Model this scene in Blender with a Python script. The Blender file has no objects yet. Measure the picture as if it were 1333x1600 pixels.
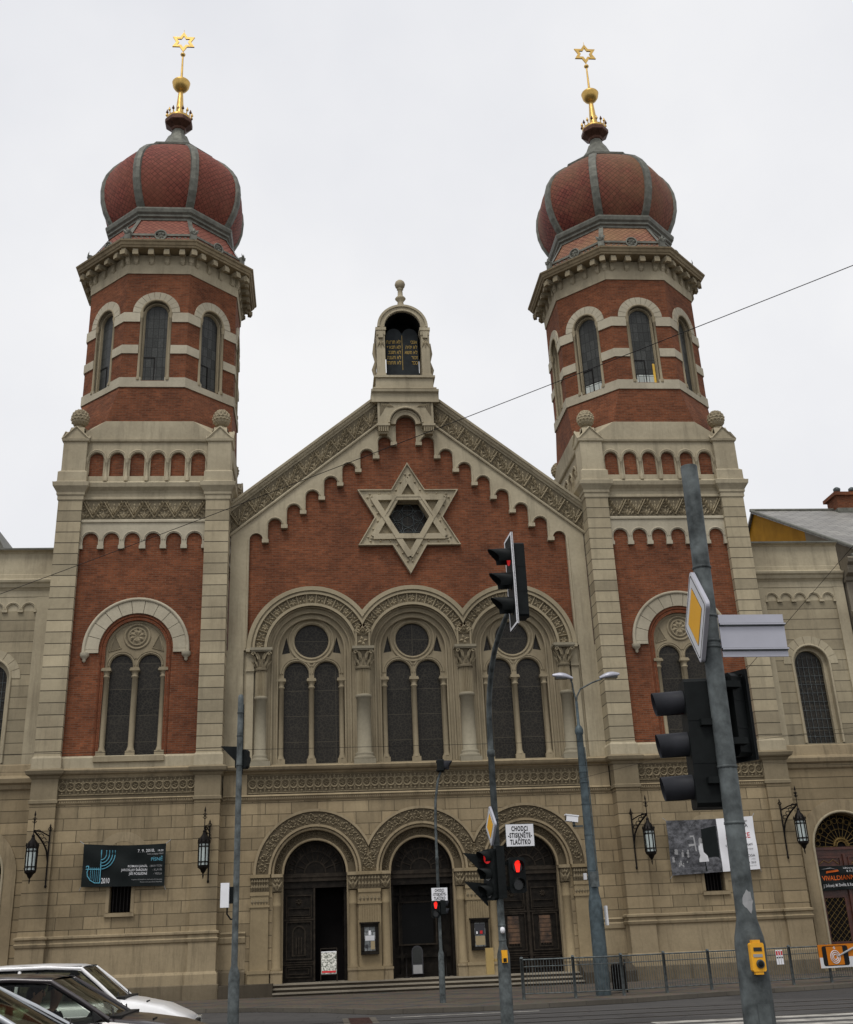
import bpy, bmesh, math, random
from mathutils import Matrix, Vector
from mathutils.geometry import tessellate_polygon
random.seed(7)
PI = math.pi; R = math.radians; sin = math.sin; cos = math.cos
SC = bpy.context.scene
COL = SC.collection

# ------------------------------------------------------------------ camera
cd = bpy.data.cameras.new('camera'); cam = bpy.data.objects.new('camera', cd); COL.objects.link(cam)
YAW, PIT, ROLL = 0.0956, 0.4090, -0.0396
_cy, _sy, _cp, _sp = cos(YAW), sin(YAW), cos(PIT), sin(PIT)
_F = Vector((_sy*_cp, _cy*_cp, _sp)); _R = Vector((_cy, -_sy, 0)); _U = _R.cross(_F)
_R2 = _R*cos(ROLL) + _U*sin(ROLL); _U2 = -_R*sin(ROLL) + _U*cos(ROLL)
cam.matrix_world = Matrix(((_R2.x, _U2.x, -_F.x, -3.782), (_R2.y, _U2.y, -_F.y, -42.865), (_R2.z, _U2.z, -_F.z, 1.7), (0, 0, 0, 1)))
cd.sensor_fit = 'AUTO'; cd.sensor_width = 36
cd.lens = 1758.6/1600*36
cd.shift_x = (666.5-646.9)/1600; cd.shift_y = (704.6-800)/1600
cd.clip_start = 0.1; cd.clip_end = 2000
SC.camera = cam

# ------------------------------------------------------------------ sky, sun, exposure
SUN_EL, SUN_AZ = R(61), R(205)      # azimuth measured clockwise from +Y
w = bpy.data.worlds.new('World'); SC.world = w; w.use_nodes = True
nt = w.node_tree; nt.nodes.clear()
out = nt.nodes.new('ShaderNodeOutputWorld'); bg = nt.nodes.new('ShaderNodeBackground')
sky = nt.nodes.new('ShaderNodeTexSky'); sky.sky_type = 'NISHITA'; sky.sun_disc = False
sky.sun_elevation = SUN_EL; sky.sun_rotation = SUN_AZ
tc = nt.nodes.new('ShaderNodeTexCoord'); nz = nt.nodes.new('ShaderNodeTexNoise')
nz.inputs['Scale'].default_value = 1.7; nz.inputs['Detail'].default_value = 6; nz.inputs['Roughness'].default_value = .52
cr = nt.nodes.new('ShaderNodeValToRGB')
cr.color_ramp.elements[0].position = .32; cr.color_ramp.elements[0].color = (7.25, 7.4, 7.95, 1)
cr.color_ramp.elements[1].position = .7; cr.color_ramp.elements[1].color = (9.5, 9.5, 9.6, 1)
mx = nt.nodes.new('ShaderNodeMixRGB'); mx.inputs[0].default_value = .96
nt.links.new(tc.outputs['Generated'], nz.inputs['Vector']); nt.links.new(nz.outputs['Fac'], cr.inputs[0])
nt.links.new(sky.outputs[0], mx.inputs[1]); nt.links.new(cr.outputs[0], mx.inputs[2])
nt.links.new(mx.outputs[0], bg.inputs['Color']); bg.inputs['Strength'].default_value = .1
nt.links.new(bg.outputs[0], out.inputs['Surface'])
sd = bpy.data.lights.new('sun', 'SUN'); sd.energy = 1.6; sd.angle = R(20); sd.color = (1, .97, .92)
so = bpy.data.objects.new('sun', sd); COL.objects.link(so)
_d = Vector((sin(SUN_AZ)*cos(SUN_EL), cos(SUN_AZ)*cos(SUN_EL), sin(SUN_EL)))
so.rotation_euler = _d.to_track_quat('Z', 'Y').to_euler(); so.location = (-10, -60, 60)
SC.view_settings.view_transform = 'Standard'; SC.view_settings.look = 'None'
SC.view_settings.exposure = 0; SC.view_settings.gamma = 1
SC.render.engine = 'CYCLES'

# ------------------------------------------------------------------ materials
def newmat(name):
    m = bpy.data.materials.new(name); m.use_nodes = True
    t = m.node_tree; b = t.nodes['Principled BSDF']
    return m, t, b
def N(t, typ, **kw):
    n = t.nodes.new(typ)
    for k, v in kw.items():
        if k in n.inputs.keys(): n.inputs[k].default_value = v
        else: setattr(n, k, v)
    return n
def L(t, a, b): t.links.new(a, b)
def mixc(t, fac, a, b, mode='MIX'):
    n = t.nodes.new('ShaderNodeMixRGB'); n.blend_type = mode
    for i, v in ((0, fac), (1, a), (2, b)):
        if isinstance(v, (int, float)): n.inputs[i].default_value = v
        elif isinstance(v, tuple): n.inputs[i].default_value = (*v[:3], 1)
        else: L(t, v, n.inputs[i])
    return n.outputs[0]
def ramp(t, src, p0, p1, c0=(0, 0, 0), c1=(1, 1, 1)):
    n = t.nodes.new('ShaderNodeValToRGB'); e = n.color_ramp.elements
    e[0].position = p0; e[1].position = p1; e[0].color = (*c0, 1); e[1].color = (*c1, 1)
    L(t, src, n.inputs[0]); return n.outputs[0]
def noise(t, co, scale, detail=5, rough=.6, stretch=None):
    n = N(t, 'ShaderNodeTexNoise', Scale=scale, Detail=detail, Roughness=rough)
    if stretch:
        mp = t.nodes.new('ShaderNodeMapping'); mp.inputs['Scale'].default_value = stretch
        L(t, co, mp.inputs[0]); co = mp.outputs[0]
    L(t, co, n.inputs['Vector']); return n.outputs['Fac']
def bump(t, h, b, strength=.3, dist=.02):
    n = N(t, 'ShaderNodeBump', Strength=strength, Distance=dist); L(t, h, n.inputs['Height']); L(t, n.outputs[0], b.inputs['Normal'])
def plain(name, col, rough=.6, metal=0, vary=.12, scale=3, bmp=0):
    m, t, b = newmat(name)
    g = t.nodes.new('ShaderNodeTexCoord').outputs['Object']
    f = noise(t, g, scale)
    c0 = tuple(c*(1-vary*2) for c in col); c1 = tuple(min(1, c*(1+vary)) for c in col)
    L(t, ramp(t, f, .3, .7, c0, c1), b.inputs['Base Color'])
    b.inputs['Roughness'].default_value = rough; b.inputs['Metallic'].default_value = metal
    if rough >= .5: b.inputs['Specular IOR Level'].default_value = .12
    if bmp: bump(t, noise(t, g, scale*8), b, bmp)
    return m
def stone(name, col, block=None, joint=.5, soot=.5, jw=.012, uneven=.2, off=.5, warm=.1, stag=True):
    """block=(w,h) in metres; UV is laid in metres over each face"""
    m, t, b = newmat(name)
    uv = t.nodes.new('ShaderNodeTexCoord'); g = uv.outputs['Object']; u = uv.outputs['UV']
    big = noise(t, g, .55, 6, .65); fine = noise(t, g, 9, 5, .7); streak = noise(t, g, 1.0, 7, .72, (3.2, 3.2, .30)); patch = noise(t, g, .33, 5, .6)
    c = ramp(t, big, .25, .75, tuple(x*(1-uneven) for x in col), tuple(x*(1+uneven*.7) for x in col))
    c = mixc(t, .35, c, ramp(t, fine, .3, .7, tuple(x*.72 for x in col), tuple(x*1.12 for x in col)))
    if block:
        br = N(t, 'ShaderNodeTexBrick', Scale=1.0); br.offset = off if stag else 0
        br.inputs['Color1'].default_value = (.74, .73, .71, 1); br.inputs['Color2'].default_value = (1.10, 1.08, 1.04, 1)
        br.inputs['Mortar'].default_value = (1-joint,)*3 + (1,)
        br.inputs['Mortar Size'].default_value = jw; br.inputs['Mortar Smooth'].default_value = .25
        br.inputs['Brick Width'].default_value = block[0]; br.inputs['Row Height'].default_value = block[1]; br.inputs['Bias'].default_value = .1
        L(t, u, br.inputs['Vector'])
        c = mixc(t, 1, c, br.outputs['Color'], 'MULTIPLY')
        inv = N(t, 'ShaderNodeMath', operation='MULTIPLY_ADD'); L(t, br.outputs['Fac'], inv.inputs[0]); inv.inputs[1].default_value = -1; inv.inputs[2].default_value = 1
        hgt = N(t, 'ShaderNodeMath', operation='MULTIPLY_ADD'); L(t, fine, hgt.inputs[0]); hgt.inputs[1].default_value = .15; L(t, inv.outputs[0], hgt.inputs[2])
        bump(t, hgt.outputs[0], b, .7, .03)
    else:
        bump(t, fine, b, .3, .02)
    c = mixc(t, ramp(t, streak, .50, .74, (0, 0, 0), (soot,)*3), c, tuple(x*.34 for x in col))
    c = mixc(t, 1, c, ramp(t, patch, .3, .7, (.76, .74, .72), (1.14, 1.14, 1.13)), 'MULTIPLY')
    L(t, c, b.inputs['Base Color']); b.inputs['Roughness'].default_value = .9; b.inputs['Specular IOR Level'].default_value = .2
    return m
def brickmat(name, c1, c2, mortar, w=.26, h=.077):
    m, t, b = newmat(name)
    tcn = t.nodes.new('ShaderNodeTexCoord'); g = tcn.outputs['Object']
    br = N(t, 'ShaderNodeTexBrick', Scale=1.0)
    br.inputs['Color1'].default_value = (*c1, 1); br.inputs['Color2'].default_value = (*c2, 1); br.inputs['Mortar'].default_value = (*mortar, 1)
    br.inputs['Mortar Size'].default_value = .009; br.inputs['Brick Width'].default_value = w; br.inputs['Row Height'].default_value = h
    L(t, tcn.outputs['UV'], br.inputs['Vector'])
    c = mixc(t, 1, br.outputs['Color'], ramp(t, noise(t, g, .6, 8, .74), .3, .7, (.62, .64, .68), (1.28, 1.22, 1.12)), 'MULTIPLY')
    c = mixc(t, 1, c, ramp(t, noise(t, tcn.outputs['UV'], 1, 3, .8, (3, 12.9, 1)), .25, .75, (.78, .78, .78), (1.2, 1.2, 1.2)), 'MULTIPLY')
    c = mixc(t, 1, c, ramp(t, noise(t, g, 3.2, 6, .8), .3, .7, (.80, .80, .82), (1.2, 1.17, 1.12)), 'MULTIPLY')
    L(t, c, b.inputs['Base Color']); b.inputs['Roughness'].default_value = .9; b.inputs['Specular IOR Level'].default_value = .15
    h_ = N(t, 'ShaderNodeMath', operation='SUBTRACT'); h_.inputs[0].default_value = 1; L(t, br.outputs['Fac'], h_.inputs[1]); bump(t, h_.outputs[0], b, .5, .01)
    return m
M = {}
SU = (.43, .375, .265)      # upper rendered stone
SL = (.32, .257, .163)     # sooty ground floor sandstone
M['brick'] = brickmat('red_brick', (.135, .046, .022), (.215, .074, .035), (.165, .10, .068))
M['brickroll'] = plain('dark_red_brick_roll', (.15, .052, .026), .9, vary=.2, scale=6)
M['su'] = stone('cream_stone', SU); M['sw'] = stone('browned_window_stone', (.315, .265, .178), soot=.4)
M['suq'] = stone('cream_quoin_stone', SU, (30, .436), joint=.78, jw=.018, stag=False)
M['suw'] = stone('grey_cream_stone', tuple(x*.82 for x in SU), (30, .42), joint=.65, jw=.015, stag=False)
M['sub'] = stone('pale_band_stone', (.46, .415, .315), soot=.15)
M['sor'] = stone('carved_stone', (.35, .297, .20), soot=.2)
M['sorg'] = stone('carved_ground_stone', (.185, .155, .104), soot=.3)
M['sl'] = stone('sandstone', SL, soot=.72, uneven=.32)
M['slq'] = stone('sandstone_ashlar', SL, (.93, .40), joint=.6, jw=.013, soot=.7, uneven=.3)
M['slh'] = stone('sandstone_rusticated', SL, (30, .40), joint=.65, jw=.015, soot=.45, uneven=.22, stag=False)
M['slp'] = stone('grey_plinth_stone', (.17, .138, .092), soot=.9, uneven=.3)
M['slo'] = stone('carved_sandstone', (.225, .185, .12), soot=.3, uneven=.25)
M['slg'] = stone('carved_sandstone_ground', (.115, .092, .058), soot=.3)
M['column'] = stone('polished_column_stone', (.29, .26, .19), soot=.15)
M['lead'] = plain('grey_green_metal_sheet', (.165, .165, .14), .55, .3, .18, 4, .1)
M['gold'] = plain('gilded_metal', (.66, .43, .13), .42, .85, .12, 5)
M['bronze'] = plain('dark_brown_bronze', (.10, .05, .035), .5, .5, .2, 5)
M['iron'] = plain('black_iron', (.018, .016, .015), .5, .6, .2, 8)
M['galv'] = plain('galvanised_steel', (.105, .118, .118), .6, .25, .32, 7, .06)
M['galvd'] = plain('dull_grey_steel', (.125, .14, .14), .6, .5, .25, 9, .05)
M['black'] = plain('black_plastic', (.010, .012, .012), .55, 0, .2, 6)
M['visor'] = plain('faded_black_plastic', (.030, .031, .036), .55, 0, .15, 4)
M['white'] = plain('white_sheet', (.80, .80, .82), .45, 0, .03, 3)
M['alu'] = plain('bare_aluminium_plate', (.44, .44, .49), .45, .3, .04, 3)
M['redlamp'] = None
def emis(name, col, s):
    m, t, b = newmat(name); b.inputs['Base Color'].default_value = (*col, 1)
    b.inputs['Emission Color'].default_value = (*col, 1); b.inputs['Emission Strength'].default_value = s; return m
M['redlamp'] = emis('lit_red_lens', (1, .02, .01), 1.1)
M['reddim'] = emis('dim_red_lens', (.7, .02, .02), .35)
M['lens'] = plain('unlit_lens', (.02, .022, .02), .2)
M['yellow'] = plain('yellow_plastic', (.85, .40, .01), .45, 0, .08, 8)
M['signyellow'] = plain('yellow_sign_film', (.85, .42, .01), .4, 0, .03, 3)
M['blackink'] = plain('black_ink', (.012, .012, .012), .5, 0, .02, 3)
M['wood'] = plain('dark_stained_wood', (.015, .012, .009), .6, 0, .35, 5, .3)
M['woodh'] = plain('worn_wood_moulding', (.032, .025, .018), .6, 0, .3, 5, .2)
M['redwood'] = plain('reddish_brown_wood', (.075, .022, .012), .35, 0, .25, 5, .15)
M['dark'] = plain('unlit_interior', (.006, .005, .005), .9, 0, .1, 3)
M['goldpaint'] = plain('brass_grille', (.20, .135, .05), .5, .5, .2, 6)
M['milk'] = plain('milky_lantern_glass', (.46, .52, .50), .25, 0, .05, 5)
def glassmat(name, col, kind='lead', line=(.06, .058, .05), rough=.25, sc=(.33, .33)):
    m, t, b = newmat(name); tcn = t.nodes.new('ShaderNodeTexCoord')
    br = N(t, 'ShaderNodeTexBrick', Scale=1.0); br.offset = 0
    br.inputs['Color1'].default_value = (*[c*.7 for c in col], 1); br.inputs['Color2'].default_value = (*[c*1.35 for c in col], 1)
    br.inputs['Mortar'].default_value = (*line, 1); br.inputs['Mortar Size'].default_value = .012
    br.inputs['Brick Width'].default_value = sc[0]; br.inputs['Row Height'].default_value = sc[1]
    L(t, tcn.outputs['UV'], br.inputs['Vector'])
    v = N(t, 'ShaderNodeTexVoronoi', Scale=8.5, feature='DISTANCE_TO_EDGE'); L(t, tcn.outputs['UV'], v.inputs['Vector'])
    f = ramp(t, v.outputs['Distance'], .03, .10, (1, 1, 1), (0, 0, 0))
    c = br.outputs['Color']
    if kind == 'lead': c = mixc(t, mixc(t, .45, (0, 0, 0), f), c, line)
    L(t, c, b.inputs['Base Color']); b.inputs['Roughness'].default_value = rough; b.inputs['Specular IOR Level'].default_value = .2
    bump(t, noise(t, tcn.outputs['UV'], 3), b, .25, .02)
    return m
M['glass'] = glassmat('dark_leaded_glass', (.016, .014, .011), line=(.065, .056, .040), rough=.35, sc=(3, .96))
M['glassd'] = glassmat('drum_leaded_glass', (.050, .052, .048), 'lead', (.018, .018, .016), .3, (.23, .46))
M['glassl'] = glassmat('sky_through_pane', (.42, .45, .42), 'grid', (.03, .03, .03), .3, (.23, .40))  # sky seen through the lower panes, painted as a pale glass colour
M['glassy'] = plain('amber_glass', (.75, .45, .04), .3)
def tilemat(name, c1, c2, c3):
    m, t, b = newmat(name); tcn = t.nodes.new('ShaderNodeTexCoord')
    mp = t.nodes.new('ShaderNodeMapping'); mp.inputs['Rotation'].default_value = (0, 0, R(45)); L(t, tcn.outputs['UV'], mp.inputs[0])
    br = N(t, 'ShaderNodeTexBrick', Scale=1.0); br.offset = 0
    br.inputs['Color1'].default_value = (*c1, 1); br.inputs['Color2'].default_value = (*c2, 1); br.inputs['Mortar'].default_value = (*[c*.4 for c in c1], 1)
    br.inputs['Mortar Size'].default_value = .014; br.inputs['Brick Width'].default_value = .19; br.inputs['Row Height'].default_value = .19
    L(t, mp.outputs[0], br.inputs['Vector'])
    big = noise(t, tcn.outputs['Object'], .45, 5, .6)
    c = mixc(t, ramp(t, big, .42, .68, (0, 0, 0), (.8, .8, .8)), br.outputs['Color'], mixc(t, .7, br.outputs['Color'], c3))
    if name.startswith('weathered'):
        sp_ = t.nodes.new('ShaderNodeSeparateXYZ'); L(t, tcn.outputs['Object'], sp_.inputs[0]); ad = N(t, 'ShaderNodeMath', operation='MULTIPLY_ADD'); L(t, big, ad.inputs[0]); ad.inputs[1].default_value = 4; L(t, sp_.outputs['Z'], ad.inputs[2])
        sc_ = N(t, 'ShaderNodeMath', operation='MULTIPLY_ADD'); L(t, ad.outputs[0], sc_.inputs[0]); sc_.inputs[1].default_value = .4; sc_.inputs[2].default_value = -14.45
        c = mixc(t, ramp(t, sc_.outputs[0], .0, 1.0, (0, 0, 0), (.55, .55, .55)), c, (.16, .12, .055))
    L(t, c, b.inputs['Base Color']); b.inputs['Roughness'].default_value = .7; b.inputs['Specular IOR Level'].default_value = .2
    h_ = N(t, 'ShaderNodeMath', operation='SUBTRACT'); h_.inputs[0].default_value = 1; L(t, br.outputs['Fac'], h_.inputs[1]); bump(t, h_.outputs[0], b, .6, .02)
    return m
M['tileA'] = tilemat('red_scale_tiles', (.165, .042, .029), (.245, .066, .045), (.22, .085, .05))
M['tileB'] = tilemat('weathered_scale_tiles', (.145, .038, .028), (.22, .062, .042), (.22, .12, .06))
M['tileC'] = tilemat('salmon_scale_tiles', (.22, .095, .06), (.29, .14, .085), (.26, .17, .08))

# ------------------------------------------------------------------ mesh collector
class MB:
    def __init__(s): s.v = []; s.f = []; s.m = []; s.sm = []; s.M = Matrix()
    def add(s, vs, fs, mat=0, smooth=False):
        o = len(s.v); s.v += [s.M @ Vector(p) for p in vs]
        for f in fs: s.f.append([o+i for i in f]); s.m.append(mat); s.sm.append(smooth)
    def box(s, x0, x1, y0, y1, z0, z1, mat=0):
        s.add([(x0, y0, z0), (x1, y0, z0), (x1, y1, z0), (x0, y1, z0), (x0, y0, z1), (x1, y0, z1), (x1, y1, z1), (x0, y1, z1)],
              [(3, 2, 1, 0), (4, 5, 6, 7), (0, 1, 5, 4), (1, 2, 6, 5), (2, 3, 7, 6), (3, 0, 4, 7)], mat)
    def prism(s, poly, y0, y1, mat=0, holes=(), matside=None, back=False):
        """polygon in x,z (with holes); front face at y0, sides back to y1"""
        ms = mat if matside is None else matside
        loops = [list(poly)] + [list(h) for h in holes]
        flat = [p for l in loops for p in l]
        tr = tessellate_polygon([[Vector((p[0], p[1], 0)) for p in l] for l in loops])
        fr = []
        for a, b, c in tr:
            A, B, C_ = flat[a], flat[b], flat[c]
            ar = (B[0]-A[0])*(C_[1]-A[1])-(B[1]-A[1])*(C_[0]-A[0])
            fr.append((a, b, c) if ar > 0 else (a, c, b))
        s.add([(p[0], y0, p[1]) for p in flat], fr, mat)
        if back: s.add([(p[0], y1, p[1]) for p in flat], [tuple(reversed(f)) for f in fr], mat)
        for l in loops:
            n = len(l); s.add([(p[0], y0, p[1]) for p in l]+[(p[0], y1, p[1]) for p in l], [(i, (i+1) % n, n+(i+1) % n, n+i) for i in range(n)], ms)
    def band(s, cx, cz, r0, r1, y0, y1, a0=0, a1=PI, n=24, mat=0):
        P = []
        for i in range(n+1):
            a = a0+(a1-a0)*i/n; c, q = cos(a), sin(a)
            P += [(cx+r0*c, y0, cz+r0*q), (cx+r1*c, y0, cz+r1*q), (cx+r1*c, y1, cz+r1*q), (cx+r0*c, y1, cz+r0*q)]
        F = []
        for i in range(n):
            o = 4*i
            for k in range(4): F.append((o+k, o+4+k, o+4+(k+1) % 4, o+(k+1) % 4))
        F += [(0, 1, 2, 3), (4*n+3, 4*n+2, 4*n+1, 4*n)]
        s.add(P, F, mat)
    def roll(s, cx, cz, r, rad, y, a0=0, a1=PI, n=24, mat=0, leg=None):
        """half round moulding along an arc, with optional straight legs down to z=leg"""
        path = [(cx+r*cos(a0+(a1-a0)*i/n), cz+r*sin(a0+(a1-a0)*i/n)) for i in range(n+1)]
        if leg is not None: path = [(path[0][0], leg)]+path+[(path[-1][0], leg)]
        s.sweep([(p[0], y, p[1]) for p in path], rad, 6, mat)
    def sweep(s, path, rad, n=8, mat=0, cap=True, smooth=True):
        path = [Vector(p) for p in path]; rs = rad if isinstance(rad, (list, tuple)) else [rad]*len(path)
        ref = None; P = []
        for i, p in enumerate(path):
            t = (path[min(i+1, len(path)-1)]-path[max(i-1, 0)]).normalized()
            if ref is None:
                ref = Vector((0, -1, 0)) if abs(t.y) < .9 else Vector((1, 0, 0))
            a = (ref - t*ref.dot(t)).normalized(); ref = a; b = t.cross(a)
            for k in range(n):
                q = 2*PI*k/n; P.append(p+(a*cos(q)+b*sin(q))*rs[i])
        F = [(i*n+k, i*n+(k+1) % n, (i+1)*n+(k+1) % n, (i+1)*n+k) for i in range(len(path)-1) for k in range(n)]
        s.add(P, F, mat, smooth)
        if cap: s.add(P[:n], [tuple(range(n))[::-1]], mat); s.add(P[-n:], [tuple(range(n))], mat)
    def lathe(s, prof, n=16, c=(0, 0), mat=0, ph=0, ap=False, smooth=True, cap=True):
        """prof [(r,z)]; ap: r is the apothem of an n-gon with a face towards -y"""
        k_ = 1/cos(PI/n) if ap else 1
        if ap: ph = -PI/2+PI/n
        P = [(c[0]+r*k_*cos(ph+2*PI*k/n), c[1]+r*k_*sin(ph+2*PI*k/n), z) for r, z in prof for k in range(n)]
        F = [(i*n+k, i*n+(k+1) % n, (i+1)*n+(k+1) % n, (i+1)*n+k) for i in range(len(prof)-1) for k in range(n)]
        s.add(P, F, mat, smooth)
        if cap:
            s.add(P[:n], [tuple(range(n))[::-1]], mat); s.add(P[-n:], [tuple(range(n))], mat)
    def build(s, name, mats, parent=None, auto=True):
        me = bpy.data.meshes.new(name); me.from_pydata([tuple(v) for v in s.v], [], s.f)
        if not isinstance(mats, (list, tuple)): mats = [mats]
        for m_ in mats: me.materials.append(m_ if not isinstance(m_, str) else M[m_])
        for p, mi, sm in zip(me.polygons, s.m, s.sm): p.material_index = mi; p.use_smooth = sm
        uv = me.uv_layers.new(name='uv').data
        for p in me.polygons:
            n = p.normal
            if abs(n.z) > .95: tx, ty = Vector((1, 0, 0)), Vector((0, 1, 0))
            else:
                tx = Vector((0, 0, 1)).cross(n).normalized(); ty = n.cross(tx)
                if abs(n.z) < .3: ty = Vector((0, 0, 1))
            for li in p.loop_indices:
                co = me.vertices[me.loops[li].vertex_index].co
                uv[li].uv = (co.dot(tx), co.dot(ty))
        me.validate(); me.update()
        o = bpy.data.objects.new(name, me); COL.objects.link(o)
        if parent is not None: o.parent = parent
        return o
def tag(o, label=None, cat=None, group=None, kind=None):
    if label: o['label'] = label
    if cat: o['category'] = cat
    if group: o['group'] = group
    if kind: o['kind'] = kind
    return o
def thing(name, label, cat, loc=(0, 0, 0), group=None, rz=0):
    o = bpy.data.objects.new(name, None); COL.objects.link(o); o.location = loc; o.rotation_euler = (0, 0, rz)
    o.empty_display_size = .3
    return tag(o, label, cat, group)
def text(mb, body, size, mp, mat=0, sx=1, align='LEFT', off=0, spc=1.0):
    cu = bpy.data.curves.new('t', 'FONT'); cu.body = body; cu.size = size; cu.align_x = align; cu.offset = off; cu.resolution_u = 3; cu.space_character = spc
    o = bpy.data.objects.new('t', cu); COL.objects.link(o); bpy.context.view_layer.update()
    me = o.evaluated_get(bpy.context.evaluated_depsgraph_get()).to_mesh()
    mb.add([mp(v.co.x*sx, v.co.y) for v in me.vertices], [tuple(p.vertices) for p in me.polygons], mat)
    bpy.data.objects.remove(o); bpy.data.curves.remove(cu)
def arc(cx, cz, r, a0=0, a1=PI, n=20): return [(cx+r*cos(a0+(a1-a0)*i/n), cz+r*sin(a0+(a1-a0)*i/n)) for i in range(n+1)]
def archpoly(cx, zb, zs, r, n=20): return [(cx-r, zb), (cx+r, zb)]+arc(cx, zs, r, 0, PI, n)
def circ(cx, cz, r, n=28): return [(cx+r*cos(2*PI*i/n), cz+r*sin(2*PI*i/n)) for i in range(n)]
# relief ornament: everything goes through a map mp(u, v, h) -> xyz
def leaf(mb, mp, u, v, ln, wd, ang, h=.05, mat=0):
    c, q = cos(ang), sin(ang)
    def P(a, b, hh): return mp(u+a*c-b*q, v+a*q+b*c, hh)
    mb.add([P(0, 0, .005), P(ln*.45, wd/2, .005), P(ln, 0, .005), P(ln*.45, -wd/2, .005), P(ln*.5, 0, h)], [(0, 4, 1), (1, 4, 2), (2, 4, 3), (3, 4, 0)], mat)
def bar(mb, mp, u0, v0, u1, v1, wd, h=.05, mat=0):
    d = math.hypot(u1-u0, v1-v0); nu, nv = -(v1-v0)/d*wd/2, (u1-u0)/d*wd/2
    mb.add([mp(u0+nu, v0+nv, .0), mp(u1+nu, v1+nv, .0), mp(u1, v1, h), mp(u0, v0, h), mp(u1-nu, v1-nv, .0), mp(u0-nu, v0-nv, .0)], [(0, 1, 2, 3), (3, 2, 4, 5)], mat)
def rosette(mb, mp, u, v, r, k=6, h=.06, mat=0):
    for i in range(k): leaf(mb, mp, u, v, r, r*.62, 2*PI*i/k+.3, h, mat)
def zigzag(mb, mp, L_, H, n, mat=0):
    p = L_/n
    for i in range(n):
        u = i*p
        bar(mb, mp, u+.10, H*.97, u+p/2, H*.24, .035, .05, mat); bar(mb, mp, u+p/2, H*.24, u+p-.10, H*.97, .035, .05, mat)
        for k in range(3): leaf(mb, mp, u+p*(.3+.2*k), H*.9, H*.3, .09, R(-90+(k-1)*30), .06, mat); leaf(mb, mp, u+p*(-.16+.16*k), H*.05, H*.34, .09, R(90-(k-1)*38), .06, mat)
        bar(mb, mp, u, H*.95, u+p/2, H*.05, .07, .07, mat); bar(mb, mp, u+p/2, H*.05, u+p, H*.95, .07, .07, mat)
        for k in range(4):
            f = .2+.2*k
            ua, va = u+p/2*f, H*(.95-.9*f)
            leaf(mb, mp, ua, va, H*.30, .085, R(75), .065, mat); leaf(mb, mp, u+p-p/2*f, va, H*.30, .085, R(105), .065, mat)
            leaf(mb, mp, ua-.02, va, H*.26, .08, R(215), .065, mat); leaf(mb, mp, u+p-p/2*f+.02, va, H*.26, .08, R(-35), .065, mat)
        for a in (-35, 0, 35):
            leaf(mb, mp, u+p/2, H*.30, H*.55, .10, R(90+a), .06, mat); leaf(mb, mp, u, H*.02, H*.45, .10, R(90+a), .06, mat)
def scroll(mb, mp, L_, H, n, mat=0, seed=1):
    rn = random.Random(seed); p = L_/n
    for i in range(n):
        u = (i+.5)*p; sgn = 1 if i % 2 else -1
        for k in range(7):
            a = sgn*k*.85+PI/2; r = H*(.36-.035*k)
            leaf(mb, mp, u+r*cos(a)*.9, H/2+r*sin(a), H*.34, H*.17, a+sgn*1.9, .055, mat)
        rosette(mb, mp, u, H/2, H*.16, 5, .06, mat)
        for k in range(4):
            leaf(mb, mp, u+p*.5, H*(.12+.22*k), H*.3, H*.14, rn.uniform(0, 6.28), .05, mat)
def circles(mb, mp, L_, H, n, mat=0):
    p = L_/n
    for i in range(n):
        u = (i+.5)*p; k = 10; r = min(p*.52, H*.46)
        for j in range(k):
            a0, a1 = 2*PI*j/k, 2*PI*(j+1)/k
            bar(mb, mp, u+r*cos(a0), H/2+r*sin(a0), u+r*cos(a1), H/2+r*sin(a1), H*.13, .05, mat)
        rosette(mb, mp, u, H/2, r*.6, 4, .05, mat)
        leaf(mb, mp, u+p/2, H/2, H*.45, H*.16, PI/2, .045, mat); leaf(mb, mp, u+p/2, H/2, H*.45, H*.16, -PI/2, .045, mat)
        for sg in (1, -1): leaf(mb, mp, u, H/2+sg*(r+.01), H*.22, H*.14, sg*PI/2, .045, mat); bar(mb, mp, u-p/2, H/2+sg*H*.46, u+p/2, H/2+sg*H*.46, H*.07, .03, mat)
def flat(x0, y, z0): return lambda u, v, h: (x0+u, y-h, z0+v)
def polar(cx, cz, r0, y): return lambda u, v, h: (cx-(r0+v)*cos(u/(r0+.3)), y-h, cz+(r0+v)*sin(u/(r0+.3)))

# ================================================================== THE SYNAGOGUE
syn = thing('synagogue', 'large red brick and cream stone synagogue with twin onion-domed towers and a central gable', 'synagogue', (0, 0, 0))
TX, YC = 10.45, 2.36

def clipband(mb, cx, cz, r0, r1, y0, y1, xl, xr, n=28, mat=0):
    def aa(r, x): return math.acos(min(1, x/r))
    o = arc(cx, cz, r1, aa(r1, xr), PI-aa(r1, xl), n); i = arc(cx, cz, r0, aa(r0, xr), PI-aa(r0, xl), n)
    poly = o + i[::-1]
    mb.prism(poly, y0, y1, mat)
def extr(mb, prof, x0, x1, mat=0):
    """profile [(y,z)] from bottom to top, extruded along x, with end caps"""
    n = len(prof)
    mb.add([(x0, y, z) for y, z in prof]+[(x1, y, z) for y, z in prof], [(i, n+i, n+i+1, i+1) for i in range(n-1)], mat)
    yb = max(p[0] for p in prof)
    for x, fl in ((x0, 0), (x1, 1)):
        f = tuple(range(n+2)); vs = [(x, y, z) for y, z in prof]+[(x, yb, prof[-1][1]), (x, yb, prof[0][1])]
        mb.add(vs, [f if fl else f[::-1]], mat)
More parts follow.
